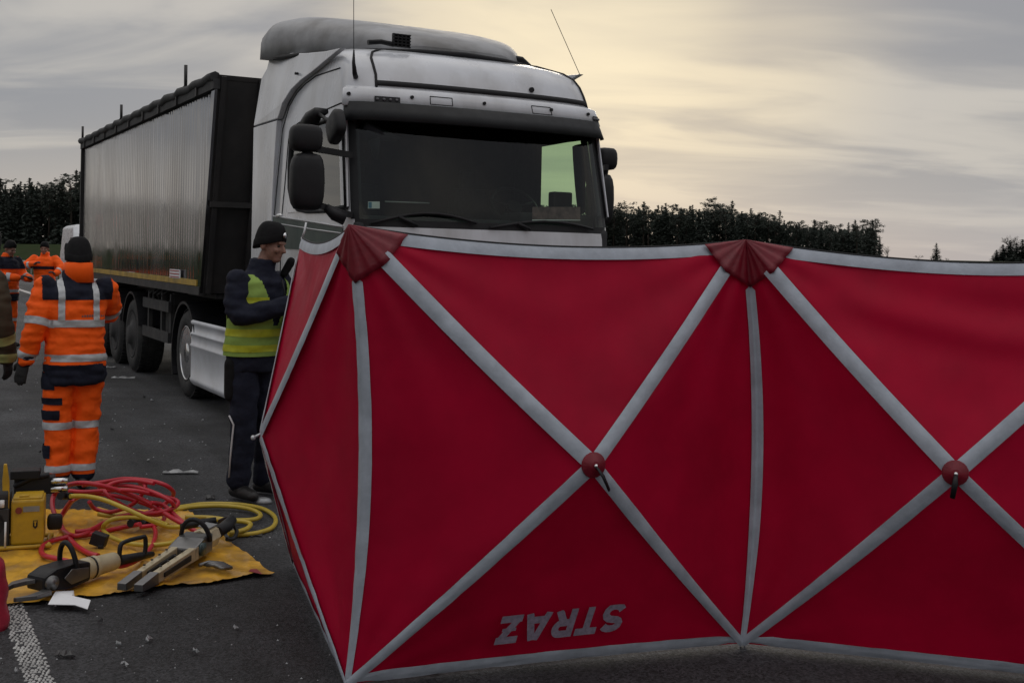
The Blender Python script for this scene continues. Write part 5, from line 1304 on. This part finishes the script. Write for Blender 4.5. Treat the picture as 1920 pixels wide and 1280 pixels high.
mb = MB(); c = CX(.22, -.062, .09); mb.ring(c, (0, -1, 0), [(.036, -.01), (.036, .006), (.022, .008), (.022, .016), (.0, .016)], 18); mb.build('pivot_bolt', toolm, cutter)
for sg in (1, -1):
    poly = [(.25, .05), (.18, .10 * sg + .0), (.06, .105 * sg), (-.04, .045 * sg), (-.05, .03 * sg), (.03, .055 * sg), (.12, .045 * sg), (.20, .02 * sg)]
    mb = MB(); mb.prism([V(t * L, y * .85 - .01, .085 + .02 * sg) for t, y in poly], V(0, 0, -.022)); mb.build('blade', toolm, cutter, bevel=.003)
mb = MB(); cc = CX(.42, 0, .10); mb.tube([cc + V(0, -.06 * math.cos(x_), .02 + .13 * math.sin(x_)) + V(-.02 * math.sin(x_), 0, 0) for x_ in [math.pi * k / 12 - .1 for k in range(14)]], .013, 10); mb.build('carry_handle', M['black'], cutter)
mb = MB(); P_ = [CX(.86, 0, .10), CX(.87, 0, .16), CX(.92, 0, .175), CX(1.05, 0, .175), CX(1.10, 0, .165), CX(1.10, 0, .09), CX(1.06, 0, .075)]; mb.tube(catmull(P_, 4), .012, 8); mb.tube([CX(.86, 0, .085), CX(1.06, 0, .075), CX(1.2, .02, .06)], [.026, .022, .015], 10); mb.build('control_grip', M['black'], cutter)
# spreader on the right
a = G(250, 1098, .05); b = G(432, 985, .10)
d, sd = axis_frame(a, b); L = (b - a).length
spr = thing('hydraulic_spreader', 'hydraulic rescue spreader with two straight steel arms lying closed on the tarp', 'rescue tool', (a.x, a.y, 0), math.atan2(d.y, d.x))
def SX(t, s=0, z=.09): return V(t * L, s, z)
for sg in (1, -1):
    o = .045 * sg
    mb = MB(); mb.prism([SX(0, o - .014, .045), SX(.03, o - .02, .03), SX(.48, o * 1.15 - .034, .055), SX(.48, o * 1.15 - .034, .125), SX(.10, o - .022, .085), SX(0, o - .014, .066)], V(0, .040, 0)); ar = mb.build('spreader_arm', ivory, spr, bevel=.005)
    mb = MB(); mb.prism([SX(-.02, o - .018, .03), SX(.11, o - .027, .03), SX(.11, o - .027, .092), SX(-.02, o - .018, .066)], V(0, .049, 0)); mb.build('arm_tip', toolm, ar, bevel=.004)
    mb = MB(); mb.prism([SX(.16, o - .032, .052), SX(.40, o - .042, .068), SX(.40, o - .042, .098), SX(.16, o - .032, .074)], V(0, .012, 0)); mb.build('arm_slot', M['black'], ar)
    mb = MB()
    for k in range(4): p = SX(.17 + .07 * k, o + .0, .100 + .007 * k); mb.cyl(p, p + V(0, 0, .006), .007, 8)
    mb.build('arm_rivets', M['black'], ar)
mb = MB(); mb.prism([SX(.44, -.085, .05), SX(.44, -.085, .12), SX(.54, -.085, .15), SX(.66, -.07, .15), SX(.66, -.07, .05)], V(0, .16, 0)); mb.build('arm_yoke', toolm, spr, bevel=.01)
mb = MB(); c = SX(.51, -.088, .10); mb.ring(c, (0, -1, 0), [(.035, -.01), (.035, .008), (.0, .010)], 18); mb.build('pivot_cap', material('pivot_green', (.03, .06, .06), .4), spr)
mb = MB(); mb.ring(SX(.64, 0, .10), (1, 0, .03), [(.0, 0), (.062, 0), (.066, .02), (.066, .13), (.058, .15), (.036, .165), (.0, .165)], 8, smooth=False); mb.build('cylinder_body', ivory, spr)
mb = MB(); mb.box(SX(.73, 0, .168), (.10, .07, .006), Matrix.Rotation(.1, 3, 'X')); mb.build('name_plate', M['steel'], spr)
mb = MB(); cc = SX(.60, 0, .12); mb.tube([cc + V(-.03 * math.sin(x_), -.085 * math.cos(x_), .12 * math.sin(x_)) for x_ in [math.pi * k / 12 for k in range(13)]], .013, 10); mb.build('carry_handle', M['black'], spr)
mb = MB(); mb.tube([SX(.84, 0, .10), SX(.95, 0, .11), SX(1.02, 0, .13)], [.036, .038, .030], 10); mb.tube(catmull([SX(.86, -.05, .06), SX(.92, -.06, .05), SX(1.0, -.04, .07), SX(1.02, 0, .11)], 4), .012, 8); mb.tube([SX(1.02, 0, .13), SX(1.08, .05, .12), SX(1.1, .12, .09)], [.024, .020, .016], 10); mb.build('control_grip', M['black'], spr)
mb = MB(); mb.tube([SX(.98, .08, .13), SX(.93, .17, .12), SX(.90, .26, .10)], [.02, .024, .018], 10); mb.build('hose_coupling', M['black'], spr)
# small things on and around the tarp
c = G(186, 1022, .03); mb = MB(); mb.box((0, 0, .035), (.085, .06, .07), Matrix.Rotation(.3, 3, 'Y')); mb.box((.02, -.03, -.0), (.03, .02, .02)); o = mb.build('tool_wedge', M['black'], None, bevel=.006); o.location = c; tag(o, 'small black block between the hose loops on the tarp', 'block')
c = G(398, 1064, .03); mb = MB()
for k in range(5): mb.tube([V(-.07 + .02 * k, .02 * (k % 2), .012), V(-.03 + .025 * k, .04 - .03 * k, .02), V(.05 + .015 * k, .05 - .02 * k, .012)], .010, 6)
o = mb.build('chain_set', toolm, None); o.location = c; tag(o, 'dark metal chain set lying beside the spreader on the tarp', 'chain')
mb = MB(); base_ = [(90, 1132), (104, 1108), (138, 1106), (140, 1120), (170, 1124), (164, 1141), (140, 1133)]
P_ = [G(x, y, .035 + .012 * math.sin(k * 2.1)) for k, (x, y) in enumerate(base_)]; cc = sum(P_, V(0, 0, 0)) / len(P_) + V(0, 0, .018); mb.add(P_ + [cc], [(k, (k + 1) % len(P_), len(P_)) for k in range(len(P_))], 0, False)
o = mb.build('paper_sheet', M['paper'], None); sm_ = o.modifiers.new('t', 'SOLIDIFY'); sm_.thickness = .003; tag(o, 'torn white paper lying at the front edge of the yellow tarp', 'paper')
bag_m = material('red_plastic', (.42, .03, .06), .35, 0, .2, 9, bump=.4, bscale=22, transl=.15)
mb = MB(); rings = []
c0 = G(-34, 1178)
for k in range(14):
    t = k / 13; rr_ = .115 * (1 - .25 * t) * (1 if k < 12 else .7); rings.append([c0 + V(rr_ * math.cos(a_) * (1 + .12 * noise.noise(V(math.cos(a_) * 2, math.sin(a_) * 2, t * 5))), rr_ * .8 * math.sin(a_), .006 + .34 * t + .01 * math.sin(3 * a_)) for a_ in [2 * math.pi * j / 28 for j in range(28)]])
mb.loft(rings); tag(mb.build('plastic_bag', bag_m), 'upright red plastic bag at the corner of the yellow tarp', 'bag')
c = G(494, 944); mb = MB(); rings = [[V(.055 * r_ * math.cos(a_) * (1 + .1 * math.sin(3 * a_)), .035 * r_ * math.sin(a_), z) for a_ in [2 * math.pi * j / 14 for j in range(14)]] for r_, z in ((1, .0), (1.05, .015), (.8, .035), (.3, .045))]
mb.loft(rings); o = mb.build('grey_cover', M['steel'], None); o.location = c; tag(o, 'small grey crumpled cover on the asphalt by the officer\'s boots', 'cover')
# debris
deb = material('torn_metal', (.34, .35, .36), .45, .5, .2, 9); debd = material('dark_plastic_shard', (.03, .03, .032), .5)
def shard(label, x, y, Lm, wm, rz, mt, nm='debris_shard', group=None):
    c = G(x, y); mb = MB(); rr = random.Random(int(x * 7 + y))
    n = 7; up_ = [V(-Lm / 2 + Lm * k / n, wm * (.35 + .4 * rr.random()), .008 + .02 * rr.random()) for k in range(n + 1)]; lo = [V(p.x + .01 * rr.uniform(-1, 1), -wm * (.3 + .4 * rr.random()), .006 + .008 * rr.random()) for p in up_]
    mb.add(up_ + lo, [(k, k + 1, n + 2 + k, n + 1 + k) for k in range(n)]); o = mb.build(nm, mt, None); o.location = c; o.rotation_euler = (0, 0, rz); m_ = o.modifiers.new('t', 'SOLIDIFY'); m_.thickness = .006; m_.offset = 1
    tag(o, label, 'debris', group)
shard('long strip of bright torn metal on the asphalt behind the hose loops', 338, 888, .26, .05, .1, deb)
shard('pale curved strip of torn metal on the asphalt by the drive wheel', 230, 709, .30, .07, .1, deb)
shard('short pale scrap on the asphalt below the trailer wheels', 206, 690, .16, .06, -.2, deb)
shard('dark scrap on the asphalt beside the yellow hose loop', 393, 936, .07, .04, .3, debd)
shard('flat dark scrap on the asphalt ahead of the tarp edge', 122, 1232, .07, .03, 0, debd)
shard('dark rubber scrap on the asphalt inside the yellow hose loop', 470, 1005, .14, .05, .2, debd)
for k, (x, y) in enumerate(((190, 1168), (442, 1180), (278, 1203), (222, 1211), (365, 1226), (210, 806), (187, 830), (278, 865), (64, 808), (40, 725), (270, 745), (285, 752), (30, 1262), (232, 1250), (820, 1262), (75, 850), (250, 770), (300, 830), (380, 790), (20, 770))):
    shard('tiny pale fragment scattered on the dark asphalt', x, y, .010 + .010 * (k % 3), .007 + .003 * (k % 4), k * .7, deb if k % 5 else debd, 'debris_fragment', 'tiny fragments scattered on the asphalt')
# crumbs of glass and plastic nobody could count
mb = MB(); rg_ = random.Random(17)
for k in range(230):
    if k < 140: p = UV(rg_.uniform(6.5, 19), rg_.gauss(1.9, .55))
    else: p = G(rg_.uniform(0, 640), rg_.uniform(960, 1279))
    p.z = .001; s_ = rg_.uniform(.003, .008) * (.85 if k >= 140 else 1.4); an = rg_.random() * 6
    q = [p + V(s_ * math.cos(an + a_), s_ * math.sin(an + a_), 0) for a_ in (0, 2.0, 4.1)]; mb.add(q + [p + V(0, 0, s_ * .9)], [(0, 1, 3), (1, 2, 3), (2, 0, 3)])
tag(mb.build('glass_crumbs', deb, None, fixn=False), 'fine pale crumbs of broken glass strewn over the asphalt', 'debris', kind='stuff')
# ================================================================== VEHICLES FAR BEHIND
def simple_van(name, label, cat, loc, rz, L_, W_, H_, paint, lamps, hood=.75, belt=.5, windscreen_h=.36, mirror=.3):
    e = thing(name, label, cat, loc, rz)     # front faces local -y
    hw = W_ / 2; zs = [(.32, -.0), (.55, -.06), (H_ * belt, -.0), (H_ * belt + .02, .12), (H_ * (belt + windscreen_h), .12 + hood), (H_ * .96, .35 + hood), (H_, .7 + hood)]
    rings = []
    for z, yo in zs:
        k = 1 - .10 * max(0, (z - H_ * belt) / (H_ * (1 - belt))); k2 = k if z < H_ * .98 else k * .86
        rings.append([V(-hw * k2, yo + .12, z), V(-hw * k2 * .85, yo, z), V(hw * k2 * .85, yo, z), V(hw * k2, yo + .12, z), V(hw * k2, L_ - .05, z), V(-hw * k2, L_ - .05, z)])
    mb = MB(); mb.loft(rings, smooth=False); mb.build('body', paint, e, bevel=.05)
    a, b = zs[3], zs[4]; mb = MB(); k = .80
    P4 = [V(-hw * k, a[1] - .015, a[0] + .04), V(hw * k, a[1] - .015, a[0] + .04), V(hw * k * .94, b[1] - .03, b[0] - .02), V(-hw * k * .94, b[1] - .03, b[0] - .02)]
    mb.prism(P4, V(0, .01, 0)); mb.build('windscreen', M['lens'], e)
    mb = MB(); mb.box((0, -.05, .45), (W_ * .98, .18, .28)); mb.build('bumper', M['dark'], e, bevel=.04)
    for sx in (-1, 1):
        mb = MB(); rbox(mb, (sx * hw * .78, -.02, H_ * belt - .22), (.30, .12, .2)); mb.build('headlight', lamps, e)
        mb = MB(); rbox(mb, (sx * (hw + .14), a[1] + .35, a[0] + mirror), (.20, .12, mirror * 1.2 + .1)); mb.bar((sx * hw * .9, a[1] + .4, a[0] + mirror * .7), (sx * (hw + .12), a[1] + .36, a[0] + mirror * .7), .04, .04); mb.build('wing_mirror', M['black'], e)
        for y in (.85, L_ - 1.0): w_ = wheel(e, sx * (hw - .02), y, sx, r=.36 if H_ < 2.7 else .48, wdt=.24, polished=False)
        mb = MB(); mb.prism([V(sx * (hw * .965), .75, H_ * belt + .08), V(sx * (hw * .965), 1.7, H_ * belt + .08), V(sx * (hw * .93), 1.7, H_ * .82), V(sx * (hw * .93), 1.1 + hood * .3, H_ * .82)], V(sx * .03, 0, 0)); mb.build('side_window', M['lens'], e)
    return e
silverp = material('silver_van_paint', (.55, .57, .60), .3, .2, .05, 3); redfire = material('fire_red_paint', (.40, .015, .02), .3, 0, .06, 3, coat=.4)
vl = D(196, 500, 39); vl.z = 0
simple_van('parked_van', 'silver van standing behind the tipper trailer', 'van', vl, YAW - .05, 5.2, 2.0, 2.5, silverp, M['lens'], belt=.52)
fl_ = D(-75, 500, 43); fl_.z = 0
fe = simple_van('fire_engine', 'red fire engine at the far left with only its black mirror in view', 'fire engine', fl_, YAW + .1, 7.5, 2.5, 3.1, redfire, M['white'], hood=.15, belt=.42, windscreen_h=.40, mirror=.55)
mb = MB(); mb.box((0, .6, 3.15), (1.6, .3, .14)); mb.build('beacon_bar', material('beacon_blue', (.02, .05, .3), .3), fe, bevel=.03)
bpy.data.scenes.remove(WORK)
